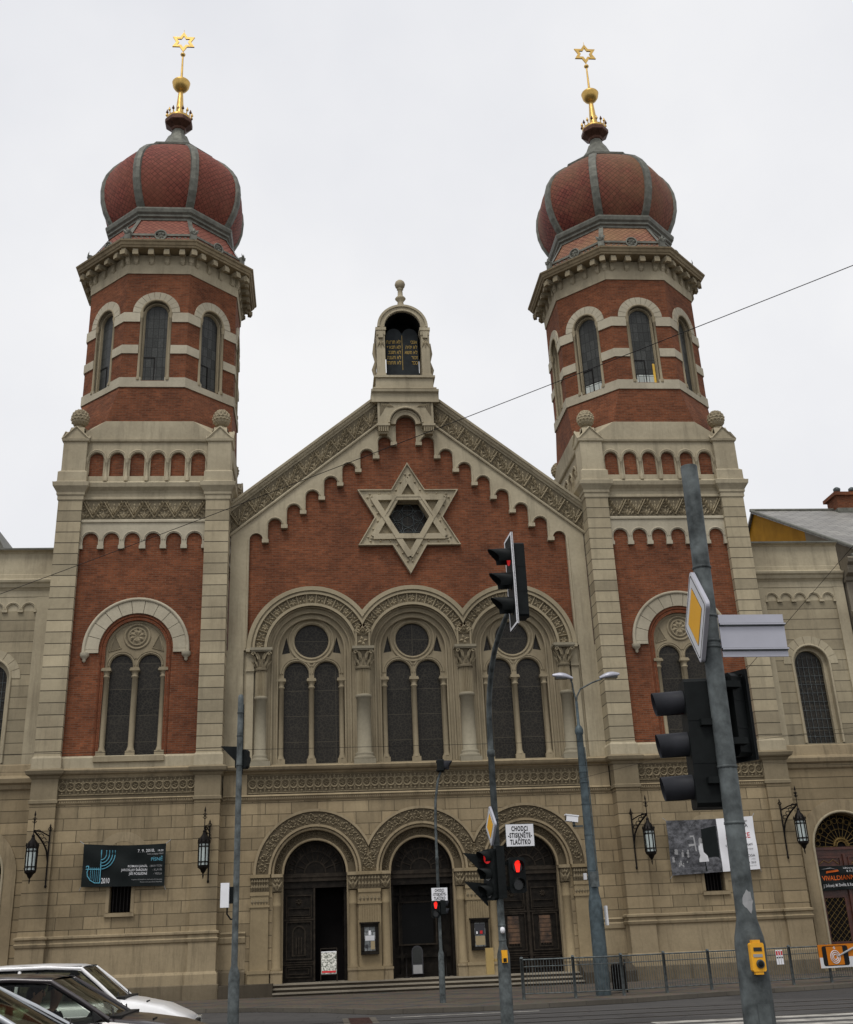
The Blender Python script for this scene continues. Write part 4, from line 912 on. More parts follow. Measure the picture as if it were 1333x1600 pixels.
# ------------------------------------------------------------------ side wings
def wing(s):
    X0, X1 = 13.6, 17.86
    def fx(a, b): return (s*a, s*b) if s > 0 else (s*b, s*a)
    m = MB(); cw_ = 15.93; cc = s*cw_
    if s < 0: X1 = 18.6
    a, b = fx(X0, X1)
    m.prism([(a, 8.0), (b, 8.0), (b, 14.6), (a, 14.6)], .30, 1.2, 0, [archpoly(cc, 8.1, 11.2, .72, 20)] + [])
    o1, o2 = fx(14.46, 17.42)
    # sunk panel with blind arcade
    m.prism(corbel_poly(o1, o2, 5, 13.8, 13.86, 14.35, .075), .24, .3, 0)
    for i in range(6):
        x = o1+i*(o2-o1)/5; m.box(max(o1-.02, x-.10), min(o2+.02, x+.10), .20, .3, 13.74, 13.84)
    for i in range(5): m.roll(o1+(i+.5)*(o2-o1)/5, 13.86, .27, .025, .24, n=10)
    for x0, x1 in (fx(13.6, 14.46), fx(17.42, X1)): m.box(x0, x1, .22, .3, 8.05, 14.36, 0)
    m.box(a, b, .22, .3, 14.35, 14.6, 0)
    m.prism([(o1, 8.0), (o2, 8.0), (o2, 13.8), (o1, 13.8)], .285, .3, 1, [archpoly(cc, 8.1, 11.2, .73, 20)])
    n = 9
    for i in range(n): m.band(cc, 11.2, .80, 1.12, .262-.003*(i % 2), .3, PI*i/n+.01, PI*(i+1)/n-.01, 4, 0)
    m.roll(cc, 11.2, .76, .05, .27, n=20, leg=8.12); m.prism(archpoly(cc, 8.1, 11.2, .74, 20), .5, .75, 0, [archpoly(cc, 8.1, 11.2, .58, 20)])
    extr(m, [(.22, 14.58), (.16, 14.66), (.10, 14.7), (.05, 14.82), (-.02, 14.88), (-.04, 14.96), (.1, 15.0), (.22, 15.08), (.22, 15.24), (.26, 15.27), (.26, 16.1), (.2, 16.16), (.1, 16.2), (.08, 16.28)], a, b, 0)
    m.add([(a, .06, 16.28), (b, .06, 16.28), (b, 1.3, 16.62), (a, 1.3, 16.62), (a, .06, 16.22), (b, .06, 16.22)], [(0, 1, 2, 3), (4, 5, 1, 0)], 2)
    m.box(a, b, 1.2, 8, 8, 16.2, 0)
    extr(m, [(.1, 7.1), (.02, 7.16), (-.02, 7.3), (-.12, 7.36), (-.16, 7.5), (-.12, 7.56), (.1, 7.64), (.14, 8.0), (.2, 8.05)], a, b, 3)
    r = 1.22; zs = 4.28
    m.prism([(a, .1)] + ([(cc-r-.05, .1), (cc-r-.05, zs)]+arc(cc, zs, r+.05, PI, 0, 24)[1:-1]+[(cc+r+.05, zs), (cc+r+.05, .1)]) + [(b, .1), (b, 7.12), (a, 7.12)], .10, .5, 4)
    m.prism([(cc-r-.05, .1), (cc-1.72, .1), (cc-1.72, zs)][::1]+arc(cc, zs, 1.72, PI, 0, 24)[1:-1]+[(cc+1.72, zs), (cc+1.72, .1), (cc+r, .1), (cc+r, zs)]+arc(cc, zs, r, 0, PI, 24)[1:-1]+[(cc-r, zs), (cc-r, .1)], .05, .45, 3)
    m.roll(cc, zs, r+.04, .05, .05, n=24, leg=.9)
    m.box(a, b, .9, 8, .1, 8, 3)
    extr(m, [(.0, .1), (.0, .9), (.05, .95), (.1, .97)], *fx(13.6, 14.2), 5)
    p = m.build('side_wing', ['su', 'suw', 'lead', 'sl', 'slh', 'slp'], syn)
    gg = MB(); gg.prism(archpoly(cc, 8.1, 11.2, .6, 20), .66, .68); 
    for k in (-.4, -.2, 0, .2, .4): gg.box(cc+k-.008, cc+k+.008, .63, .645, 8.1, 11.6, 1)
    for k in range(9): gg.box(cc-.58, cc+.58, .632, .646, 8.4+k*.34, 8.415+k*.34, 1)
    gg.build('window', ['glass', 'galvd'], p)
    d = MB()
    d.box(cc-1.2, cc+1.2, .46, .52, 4.02, 4.26, 0); d.box(cc-1.22, cc+1.22, .40, .5, 4.2, 4.3, 0); d.box(cc-.05, cc+.05, .40, .5, .5, 4.05, 0)
    for s2 in (-1, 1):
        x0, x1 = sorted((cc+s2*.05, cc+s2*1.2)); d.box(x0, x1, .47, .52, .5, 4.05, 0)
        panel(d, x0+.1, x1-.1, 3.62, 3.95, .47, 0, .04); panel(d, x0+.14, x1-.14, 1.0, 2.6, .47, 0, .06); panel(d, x0+.1, x1-.1, .55, .9, .47, 0, .04)
        d.box(x0+.16, x1-.16, .455, .465, 1.05, 2.55, 1)
        for k in range(-6, 12):
            for dr in (1, -1):
                pts = []
                za, zb = 1.05+k*.22, 1.05+k*.22+.85*1.0
                xa, xb = (x0+.16, x1-.16) if dr > 0 else (x1-.16, x0+.16)
                t0 = max(0, (1.05-za)/(zb-za)); t1 = min(1, (2.55-za)/(zb-za))
                if t1-t0 > .03: d.sweep([(xa+(xb-xa)*t0, .44, za+(zb-za)*t0), (xa+(xb-xa)*t1, .44, za+(zb-za)*t1)], .007, 4, 2)
        d.sweep([(x0+.2, .43, 3.7), (x0+.4, .43, 3.84), (x0+.57, .43, 3.74), (x0+.75, .43, 3.86), (x0+.95, .43, 3.7)], .014, 4, 2)
    d.prism(arc(cc, 4.3, 1.2, PI, 0, 24), .5, .52, 1)
    for k in range(13):
        a_ = PI*k/12; d.sweep([(cc+.2*cos(a_), .47, 4.32+.2*sin(a_)), (cc+1.12*cos(a_), .47, 4.32+1.12*sin(a_))], .013, 4, 2)
        if k < 12: a2 = a_+PI/24; d.roll(cc+.92*cos(a2), 4.32+.92*sin(a2), .10, .012, .46, 0, 2*PI, 8, 2)
    d.roll(cc, 4.32, .28, .03, .46, n=16, mat=2); d.roll(cc, 4.32, .18, .02, .46, n=16, mat=2); d.roll(cc, 4.32, .62, .012, .46, n=16, mat=2); d.roll(cc, 4.32, 1.14, .02, .46, n=20, mat=2)
    for k in range(7): a_ = PI*(k+.5)/7; rosette(d, flat(cc, .46, 4.32), .28*cos(a_), .28*sin(a_), .09, 5, .03, 2)
    if s > 0: d.sweep([(cc+.11, .44, 1.9), (cc+.11, .36, 1.9), (cc+.25, .36, 1.92)], .018, 6, 2)
    d.build('door', ['redwood', 'dark', 'goldpaint'], p)
wing(-1); wing(1)

# ------------------------------------------------------------------ neighbouring houses
M['roofgrey'] = tilemat('grey_slab_roof', (.20, .195, .19), (.27, .262, .25), (.17, .165, .16))
def slates(name, c1, c2, w_, h_):
    m, t, b = newmat(name); tcn = t.nodes.new('ShaderNodeTexCoord'); br = N(t, 'ShaderNodeTexBrick', Scale=1.0)
    br.inputs['Color1'].default_value = (*c1, 1); br.inputs['Color2'].default_value = (*c2, 1); br.inputs['Mortar'].default_value = (*[c*.35 for c in c1], 1)
    br.inputs['Mortar Size'].default_value = .018; br.inputs['Brick Width'].default_value = w_; br.inputs['Row Height'].default_value = h_
    L(t, tcn.outputs['UV'], br.inputs['Vector']); c = mixc(t, 1, br.outputs['Color'], ramp(t, noise(t, tcn.outputs['Object'], .8, 5), .3, .7, (.8, .8, .8), (1.15, 1.15, 1.12)), 'MULTIPLY')
    L(t, c, b.inputs['Base Color']); b.inputs['Roughness'].default_value = .6; return m
M['slates'] = slates('grey_roof_slabs', (.20, .19, .175), (.26, .25, .23), .62, .40)
M['ochre'] = plain('ochre_render', (.34, .165, .012), .85, 0, .12, 1.2, .2)
M['taupe'] = stone('taupe_stone', (.20, .175, .135), soot=.4)
hs = thing('townhouse', 'ochre gabled house with grey slab roof and brick chimney behind the right wing', 'house', (19.6, 12, 0))
def hb(mb, name, mats, par): 
    mb.M = Matrix.Translation((-19.6, -12, 0)); 
    mb.v = [mb.M @ v for v in mb.v]; return mb.build(name, mats, par)
m = MB(); RY, RZ = 12, 22.05; EY, EZ = .2, 15.75; BY = 17; BZ = 18.2
zq = EZ+(RZ-.08-EZ)*(6.5-EY-.4)/(RY-EY-.4)
m.add([(19.6, 6.5, 0), (19.6, BY, 0), (19.6, BY, BZ), (19.6, RY, RZ-.08), (19.6, 6.5, zq)], [(0, 1, 2, 3, 4)], 0); m.add([(19.6, EY+.4, 0), (19.6, 6.5, 0), (19.6, 6.5, zq), (19.6, EY+.4, EZ)], [(0, 1, 2, 3)], 1)
m.add([(19.6, EY+.4, 0), (40, EY+.4, 0), (40, EY+.4, EZ), (19.6, EY+.4, EZ)], [(0, 1, 2, 3)], 1)
hw_ = hb(m, 'wall', ['ochre', 'taupe'], hs)
m = MB()
m.add([(19.45, EY, EZ), (40, EY, EZ), (40, RY, RZ), (19.45, RY, RZ), (40, BY+.3, BZ), (19.45, BY+.3, BZ), (19.45, EY, EZ-.12), (40, EY, EZ-.12), (19.45, RY, RZ-.14), (19.45, BY+.3, BZ-.14)], [(0, 1, 2, 3), (3, 2, 4, 5), (6, 7, 1, 0), (6, 0, 3, 8), (8, 3, 5, 9)], 0)
m.sweep([(19.45, EY, EZ-.02), (19.45, RY, RZ+.02)], .07, 6, 1); m.sweep([(19.4, RY, RZ+.03), (40, RY, RZ+.03)], .09, 6, 1)
m.sweep([(18.4, EY-.1, EZ-.12), (40, EY-.1, EZ-.12)], .12, 8, 1)
rf = hb(m, 'roof', ['slates', 'lead'], hs)
m = MB(); m.box(24.05, 26.6, 11.4, 12.6, 21.3, 22.9, 0); m.box(23.9, 26.75, 11.25, 12.75, 22.68, 22.86, 0)
for x in (24.45, 25.3, 26.15): m.lathe([(.12, 22.86), (.12, 23.08), (.15, 23.1), (.19, 23.2), (.19, 23.3), (.08, 23.38)], 10, (x, 12), 1)
m.box(23.95, 26.7, 11.3, 12.7, 21.7, 21.95, 2); hb(m, 'chimney', ['brick', 'galvd', 'lead'], rf)
nb = thing('neighbour_house', 'grey brown stone house front with moulded eaves, cut by the right picture edge', 'house', (20, 0, 0))
m = MB(); m.box(17.95, 26, .1, 11, .0, 15.3, 0)
extr(m, [(.1, 13.0), (0, 13.06), (-.1, 13.2), (.05, 13.3), (.1, 13.32)], 17.9, 26, 0)
m.box(18.3, 26, .02, .12, 8.2, 12.9, 0); m.box(18.6, 26, -.02, .05, 8.5, 12.6, 0)
m.v = [v-Vector((20, 0, 0)) for v in m.v]; m.build('wall', 'taupe', nb)
m = MB(); extr(m, [(.1, 14.5), (0, 14.56), (-.05, 14.7), (-.3, 14.8), (-.35, 14.95), (-.35, 15.1), (-.5, 15.2), (-.55, 15.35), (-.5, 15.42), (1, 15.6)], 17.9, 26, 0); m.v = [v-Vector((20, 0, 0)) for v in m.v]; m.build('eaves', 'taupe', nb)
dm_ = thing('background_house', 'grey sheet-metal roof hood rising behind the left wing parapet', 'house', (-18, 4, 0))
m = MB(); m.box(-20.6, -16.9, 5, 9, 0, 17.5, 0); m.v = [v-Vector((-18, 4, 0)) for v in m.v]; m.build('wall', 'taupe', dm_)
m = MB(); m.prism([(-20.6, 17.3), (-17.05, 17.3), (-17.05, 17.7), (-17.75, 19.0), (-18.0, 19.05), (-20.6, 19.05)], 4.0, 9, 0, matside=0); m.box(-18.35, -18.28, 3.95, 4, 17.7, 19.0, 1); m.v = [v-Vector((-18, 4, 0)) for v in m.v]; m.build('roof', ['lead', 'galvd'], dm_)

# ------------------------------------------------------------------ ground
def asph():
    m, t, b = newmat('worn_asphalt'); g_ = t.nodes.new('ShaderNodeTexCoord').outputs['Object']
    c = ramp(t, noise(t, g_, 1, 7, .7, (.12, 1.6, 1)), .3, .7, (.036, .034, .033), (.072, .068, .064))
    v = N(t, 'ShaderNodeTexVoronoi', Scale=.22); L(t, g_, v.inputs['Vector']); sv = t.nodes.new('ShaderNodeSeparateColor'); L(t, v.outputs['Color'], sv.inputs[0])
    c = mixc(t, 1, c, ramp(t, sv.outputs[0], .6, .62, (1, 1, 1), (.72, .72, .73)), 'MULTIPLY')
    cr_ = N(t, 'ShaderNodeTexVoronoi', Scale=.9, feature='DISTANCE_TO_EDGE'); L(t, g_, cr_.inputs['Vector']); c = mixc(t, 1, c, ramp(t, cr_.outputs['Distance'], .004, .02, (.55, .55, .55), (1, 1, 1)), 'MULTIPLY')
    c = mixc(t, 1, c, ramp(t, noise(t, g_, 40, 3, .8), .35, .65, (.8, .8, .8), (1.2, 1.2, 1.2)), 'MULTIPLY'); L(t, c, b.inputs['Base Color']); b.inputs['Roughness'].default_value = .8; bump(t, noise(t, g_, 30, 3, .8), b, .3, .01); return m
M['asphalt'] = asph()
M['kerb'] = stone('granite_kerb', (.115, .105, .09), (1.0, 30), joint=.35, soot=.2)
M['paint'] = plain('worn_white_road_paint', (.42, .40, .36), .8, 0, .3, 2.5)
M['track'] = plain('rail_steel', (.03, .026, .022), .35, .8, .2, 2)
M['redpave'] = plain('dark_red_paving', (.05, .026, .022), .85, 0, .2, 6)
def paving():
    m, t, b = newmat('mosaic_paving'); g_ = t.nodes.new('ShaderNodeTexCoord').outputs['Object']
    v = N(t, 'ShaderNodeTexVoronoi', Scale=11.0); L(t, g_, v.inputs['Vector'])
    ch = N(t, 'ShaderNodeTexBrick', Scale=1.0); ch.offset = .5; ch.inputs['Color1'].default_value = (.105, .083, .06, 1); ch.inputs['Color2'].default_value = (.105, .083, .06, 1); ch.inputs['Mortar'].default_value = (.055, .052, .052, 1)
    ch.inputs['Mortar Size'].default_value = .14; ch.inputs['Brick Width'].default_value = 2.6; ch.inputs['Row Height'].default_value = 2.6; ch.inputs['Mortar Smooth'].default_value = .1
    mp = t.nodes.new('ShaderNodeMapping'); mp.inputs['Rotation'].default_value = (0, 0, R(45)); L(t, g_, mp.inputs[0]); L(t, mp.outputs[0], ch.inputs['Vector'])
    c = mixc(t, .35, ch.outputs['Color'], mixc(t, 1, ch.outputs['Color'], v.outputs['Color'], 'MULTIPLY'))
    c = mixc(t, 1, c, ramp(t, noise(t, g_, .6, 6), .3, .7, (.75, .75, .75), (1.15, 1.15, 1.15)), 'MULTIPLY')
    L(t, c, b.inputs['Base Color']); b.inputs['Roughness'].default_value = .85; bump(t, v.outputs['Distance'], b, .4, .02); return m
M['paving'] = paving()
def struct(o): o['kind'] = 'structure'; return o
m = MB(); m.add([(-400, -400, 0), (400, -400, 0), (400, 400, 0), (-400, 400, 0)], [(0, 1, 2, 3)]); struct(m.build('road', 'asphalt'))
KL = [(-80, -5.6), (-9.5, -5.9), (-5.5, -7.6), (-3.6, -9.4), (-2.3, -11.4), (1.0, -12.0), (4.3, -11.3), (7.3, -10.0), (11.3, -8.8), (20, -7.6), (80, -7.0)]
m = MB(); n = len(KL)
m.add([(x, y, .11) for x, y in KL]+[(x, 3, .11) for x, y in KL], [(i, i+1, n+i+1, n+i) for i in range(n-1)]); struct(m.build('pavement', 'paving'))
m = MB()
for i in range(n-1):
    (xa, ya), (xb, yb) = KL[i], KL[i+1]
    zt = .115
    m.add([(xa, ya-.18, 0), (xb, yb-.18, 0), (xb, yb-.17, zt), (xa, ya-.17, zt), (xb, yb+.02, zt), (xa, ya+.02, zt)], [(0, 1, 2, 3), (3, 2, 4, 5)])
struct(m.build('kerb', 'kerb'))
m = MB(); z = .004
for i, y in enumerate((-18.3, -19.3, -20.3, -21.3, -22.3)): m.box(2.9, 14, y-.25, y+.25, .001, z)
m.box(-2.0, 1.6, -12.9, -12.78, .001, z); m.box(-40, 40, -27.0, -26.88, .001, z)
struct(m.build('road_markings', 'paint'))
m = MB(); m.box(-3.0, -2.5, -14.6, -12.4, .001, .005); struct(m.build('red_paving_strip', 'redpave')); m = MB(); m.box(-3.15, -3.0, -14.6, -12.4, .001, z); m.box(-2.5, -2.35, -14.6, -12.4, .001, z); struct(m.build('paving_edge', 'kerb'))
m = MB()
for y in (-13.9, -15.33, -16.6, -18.03): m.box(-80, 80, y-.045, y+.045, .001, .006)
struct(m.build('tram_rails', 'track'))
# refuge island on which the near signals stand
m = MB()
P = [(-.95+.9*cos(PI*k/12), .9*sin(PI*k/12)) for k in range(13)]
def island(cx, cy, hx_, hy):
    pts = []
    for qx, qy, a0 in ((1, 1, 0), (-1, 1, 90), (-1, -1, 180), (1, -1, 270)):
        for k in range(7): a_ = R(a0+15*k); pts.append((cx+qx*(hx_-.6)+.6*cos(a_), cy+qy*(hy-.6)+.6*sin(a_)))
    n_ = len(pts); m.add([(x, y, 0) for x, y in pts]+[(x, y, .13) for x, y in pts], [(i, (i+1) % n_, n_+(i+1) % n_, n_+i) for i in range(n_)]+[tuple(range(n_, 2*n_))])
island(-.2, -34.2, 2.2, 1.0); island(-.6, -23.6, 1.8, .9); island(-5.3, -22.6, 1.0, .8); struct(m.build('traffic_islands', 'kerb'))

# ------------------------------------------------------------------ wall lanterns
def lantern(x, y, side, z0, label):
    """z0: lowest tip of the lantern; the bracket stands on the wall behind at y"""
    t = thing('wall_lantern', label, 'lantern', (x, y, z0), 'wrought iron lanterns on the ground floor wall')
    m = MB(); yl = -.62; bx = -side*.42 if side else 0
    m.sweep([(bx, -.05, .02), (bx, -.05, 1.72)], .028, 6); m.lathe([(.02, -.12), (.045, -.06), (.02, .02)], 6, (bx, -.05)); 
    for a_ in range(4): m.sweep([(bx, -.05, 1.72), (bx+.07*cos(a_*PI/2), -.05+.07*sin(a_*PI/2), 1.80), (bx, -.05, 1.88)], .014, 4)
    m.lathe([(.02, 1.86), (.03, 1.9), (.004, 1.98)], 6, (bx, -.05))
    m.sweep([(bx, -.05, .75)] + [(bx*(1-k/8), -.05+(yl+.05)*k/8, .75+.95*math.sqrt(k/8)) for k in range(1, 9)], .03, 6)
    m.sweep([(bx, -.05, 1.56), (bx*.5, yl*.5, 1.68), (0, yl, 1.72)], .024, 6)
    for k in range(4):
        f = .2+.18*k; cx, cy, cz = bx*(1-f), yl*f, 1.30+.12*k
        m.sweep([(cx+.10*cos(q)*(1-q/9), cy, cz+.10*sin(q)*(1-q/9)) for q in [i*.7 for i in range(9)]], .016, 5)
    m.build('bracket', 'iron', t)
    c = MB(); c.lathe([(.01, .0), (.03, .1), (.02, .16), (.07, .22), (.11, .30), (.19, .36), (.20, .42), (.17, .44)], 8, (0, yl), smooth=False)
    c.lathe([(.17, 1.12), (.22, 1.14), (.22, 1.2), (.19, 1.24), (.15, 1.34), (.08, 1.42), (.05, 1.5), (.06, 1.54), (.015, 1.6)], 8, (0, yl), smooth=False)
    c.sweep([(0, yl, 1.58), (0, yl, 2.2)], .016, 5)
    for k in range(8): a_ = PI/8+PI*k/4; c.sweep([(.185*cos(a_), yl+.185*sin(a_), .42), (.19*cos(a_), yl+.19*sin(a_), 1.14)], .02, 4); c.lathe([(.01, 1.18), (.03, 1.22), (.005, 1.32)], 5, (.2*cos(a_), yl+.2*sin(a_)))
    c.lathe([(.19, .52), (.2, .54), (.19, .56)], 8, (0, yl), cap=False); c.lathe([(.19, 1.02), (.2, 1.04), (.19, 1.06)], 8, (0, yl), cap=False)
    for q in (2.0, 2.1): 
        for k in range(4): a_ = k*PI/2; c.sweep([(0, yl, q-.06), (.07*cos(a_), yl+.07*sin(a_), q), (0, yl, q+.04)], .012, 4)
    c.lathe([(.01, 2.16), (.035, 2.22), (.004, 2.36)], 6, (0, yl)); c.build('cage', 'iron', t)
    g_ = MB(); g_.lathe([(.172, .42), (.178, 1.14)], 8, (0, yl), smooth=False); g_.build('glass', 'milk', t)
LY = -.95
lantern(-13.36, LY, -1, 3.86, 'black iron lantern at the far left, left of the dark menorah banner')
lantern(-7.60, LY, -.3, 3.84, 'black iron lantern between the dark menorah banner and the left portal')
lantern(8.02, LY, 1, 3.80, 'black iron lantern left of the black and white photograph banner')
lantern(13.62, LY, 1, 3.98, 'black iron lantern beside the arched side door with the concert banner')

# ------------------------------------------------------------------ banners
def cloth(x0, x1, z0, z1, y, corners, sag=.05, seed=0, nx=28, nz=12):
    """map (u,v in 0..1) to a gently creased sheet; corners give the z offsets tl,tr,bl,br"""
    tl, tr, bl_, br_ = corners
    def f(u, v, h=0):
        z = (z0+bl_*(1-u)+br_*u)*(1-v)+(z1+tl*(1-u)+tr*u)*v
        z += -sag*sin(PI*u)*(v if v > .5 else v*.6)
        yy = y-.03-.035*sin(u*9+v*7+seed)*sin(PI*v)-.02*sin(u*17-v*5+seed*2)*sin(PI*u)
        return (x0+(x1-x0)*u, yy-h, z)
    return f
def clothmesh(m, f, mat=0, nx=28, nz=12, u0=0, u1=1):
    P = [f(u0+(u1-u0)*i/nx, j/nz) for j in range(nz+1) for i in range(nx+1)]
    m.add(P, [(j*(nx+1)+i, j*(nx+1)+i+1, (j+1)*(nx+1)+i+1, (j+1)*(nx+1)+i) for j in range(nz) for i in range(nx)], mat, True)
def txt(m, f, W_, H_, s, x, y, size, mat, sx=1, align='RIGHT', off=0, slant=0): text(m, s, size, lambda a, b: f((x+a+slant*b)/W_, (y+b)/H_, .012), mat, sx, align, off)
M['bannerblack'] = plain('black_banner_vinyl', (.010, .013, .013), .6, 0, .1, 3)
M['cyan'] = plain('pale_blue_print', (.12, .36, .47), .6, 0, .05, 3)
M['greyprint'] = plain('grey_white_print', (.33, .33, .33), .6, 0, .05, 3)
M['orangeprint'] = plain('orange_print', (.60, .12, .02), .6, 0, .05, 3)
M['redprint'] = plain('red_print', (.55, .03, .035), .6, 0, .05, 3)
M['whiteprint'] = plain('white_print', (.62, .62, .63), .6, 0, .05, 3)
M['darkprint'] = plain('dark_grey_print', (.05, .05, .055), .6, 0, .05, 3)
bt = thing('banner', 'black concert banner with a pale blue menorah and lyre drawing and the year 2010', 'banner', (-10.35, -.9, 4.4))
f0 = cloth(-11.76, -8.96, 3.72, 5.09, -.93, (.04, -.02, .02, -.03), .05, 1); f = lambda u, v, h=0: (Vector(f0(u, v, h))-Vector((-10.35, -.9, 4.4)))
m = MB(); clothmesh(m, f, 0); W_, H_ = 2.8, 1.37
def line(pts, r): m.sweep([f(x/W_, y/H_, .012) for x, y in pts], r, 4, 1)
line([(.62, .12), (.62, 1.2)], .02)
for k, rr in enumerate((.46, .37, .27, .17)):
    line([(.62+rr+.0, 1.2), (.62+rr, .72+rr*.35)][:1] + [(.62+rr, 1.05)] + [(.62+rr*cos(-a_), 1.05-rr*sin(a_)*1.05) for a_ in [PI/2*j/8 for j in range(9)]], .016)
line([(.12, .56), (.62, .56)], .018); line([(.62, .12), (.45, .12), (.3, .2), (.19, .34), (.17, .48), (.22, .6), (.2, .66), (.15, .66), (.12, .62)], .018)
for k in range(5): line([(.29+k*.065, .17 if k > 1 else .24), (.29+k*.065, .62)], .008)
txt(m, f, W_, H_, '7. 9. 2010,', 2.43, 1.12, .14, 2, 1.0, off=.001); txt(m, f, W_, H_, '19.00', 2.72, 1.12, .09, 2); txt(m, f, W_, H_, 'Velká synagoga Plzeň', 2.72, 1.03, .065, 3, slant=.2)
txt(m, f, W_, H_, 'PÍSNĚ', 2.72, .82, .16, 1, 1.0); 
for i, (a_, b_) in enumerate((('ROMAN JANÁL', ' - BARYTON'), ('JAROSLAV ŠAROUN', ' - KLAVÍR'), ('JIŘÍ POSLEDNÍ', ' - VIOLA'))):
    txt(m, f, W_, H_, a_, 2.20, .62-i*.125, .115, 2, .85, off=.0006); txt(m, f, W_, H_, b_, 2.70, .62-i*.125, .10, 3, .85)
txt(m, f, W_, H_, 'Vstupenky v předprodeji a na místě hodinu před koncertem', 2.72, .20, .052, 3, .82); txt(m, f, W_, H_, 'Koncert se koná pod záštitou města Plzně', 2.72, .12, .052, 3, .82)
txt(m, f, W_, H_, '2010', .66, .11, .25, 2, .58, 'LEFT', .001)
m.build('banner_sheet', ['bannerblack', 'cyan', 'whiteprint', 'greyprint'], bt)
for u, v, dx, dz in ((0, 1, -.15, .1), (1, 1, .15, .12), (0, 0, -.06, -.12), (1, 0, .05, -.12)): p = f(u, v); m = MB(); m.sweep([p, p+Vector((dx, .05, dz))], .012, 4); m.build('cord', 'greyprint', bt)
# photograph banner
def photomat():
    m_, t, b = newmat('monochrome_photo_print'); g_ = t.nodes.new('ShaderNodeTexCoord').outputs['Object']
    a_ = noise(t, g_, 4.5, 12, .8, (1, 1, 1.6)); c = ramp(t, a_, .40, .80, (.012, .013, .015), (.26, .26, .28))
    sx_ = t.nodes.new('ShaderNodeSeparateXYZ'); L(t, g_, sx_.inputs[0])
    dk = ramp(t, sx_.outputs['X'], .38, .5); 
    c = mixc(t, .92, c, c); L(t, c, b.inputs['Base Color']); b.inputs['Roughness'].default_value = .5; return m_
M['photo'] = photomat()
O2 = Vector((10.5, -.9, 4.4)); bt = thing('banner', 'banner with a black and white photograph and white text panel above a small window', 'banner', tuple(O2))
f1 = cloth(8.87, 12.12, 3.50, 5.34, -.93, (-.03, .04, -.06, .06), .03, 3); f = lambda u, v, h=0: (Vector(f1(u, v, h))-O2)
m = MB(); W_, H_ = 3.25, 1.84; US = .575
clothmesh(m, f, 0, u1=US); clothmesh(m, f, 1, u0=US, nx=16)
def sheet(poly, mat, h=.006): m.add([f(x/W_, y/H_, h) for x, y in poly], [tuple(range(len(poly)))], mat)
# shapes within the photograph: dark doorway, two figures in pale clothes, a crowd at the left
sheet([(1.25, .05), (1.82, .05), (1.82, 1.6), (1.25, 1.5)], 2); sheet([(.9, 1.62), (1.1, 1.82), (1.85, 1.82), (1.85, 1.62)], 3, .005)
sheet([(1.05, .38), (1.40, .38), (1.36, .92), (1.34, 1.02), (1.12, 1.02), (1.08, .9)], 4, .009); sheet([(1.19+.075*cos(i), 1.12+.10*sin(i)) for i in [k*.6 for k in range(10)]], 5, .01)
sheet([(1.10, .92), (1.15, .96), (1.17, 1.12), (1.12, 1.08)], 5, .011); sheet([(1.34, .98), (1.30, .98), (1.25, 1.10), (1.29, 1.12)], 5, .011)
sheet([(.80, 1.24), (.96, 1.25), (.98, 1.30), (.82, 1.30)], 5, .009); sheet([(.72, .92), (.98, .96), (.98, 1.02), (.72, 1.0)], 5, .009); sheet([(.95, .75), (1.0, .75), (.98, 1.25), (.93, 1.25)], 5, .008)
rn = random.Random(5)
for k in range(16):
    x, y_, q = .10+rn.random()*.58, .30+rn.random()*.55, .02+rn.random()*.03
    sheet([(x+q*cos(i), y_+q*1.2*sin(i)) for i in [j*.9 for j in range(7)]], 5, .01)
    if k % 2 == 0: sheet([(x-q, y_-.13), (x+q, y_-.12), (x+q*.8, y_-.04), (x-q*.8, y_-.04)], 5, .009)
for s_t, x, y_, sz, mt, al, sc_ in (('Radovan', 3.02, 1.66, .13, 6, 'RIGHT', .9), ('KODERA', 3.02, 1.47, .19, 6, 'RIGHT', .9), ('SOLACE', 3.06, 1.10, .27, 7, 'RIGHT', .95), ('VÝSTAVA FOTOGRAFIÍ', 3.09, .83, .11, 6, 'RIGHT', .9), ('Stará i Velká synagoga', 3.09, .70, .08, 5, 'RIGHT', .9), ('SYNAGOGA', 3.12, .44, .13, 6, 'RIGHT', .9), ('v Plzni', 3.12, .34, .07, 5, 'RIGHT', .9), ('5. 8. - 30. 9. 2010', 3.13, .21, .10, 6, 'RIGHT', .9), ('vstup volný', 3.13, .12, .06, 5, 'RIGHT', .9)):
    txt(m, f, W_, H_, s_t, x, y_, sz, mt, sc_, al, .001 if mt == 7 else 0)
m.build('banner_sheet', ['photo', 'white', 'bannerblack', 'darkprint', 'whiteprint', 'greyprint', 'darkprint', 'redprint'], bt)
for u, v, dx, dz in ((0, 1, -.1, .1), (1, 1, .1, .1), (0, 0, -.06, -.1), (1, 0, .05, -.1)): p = f(u, v); m = MB(); m.sweep([p, p+Vector((dx, .06, dz))], .012, 4); m.build('cord', 'greyprint', bt)
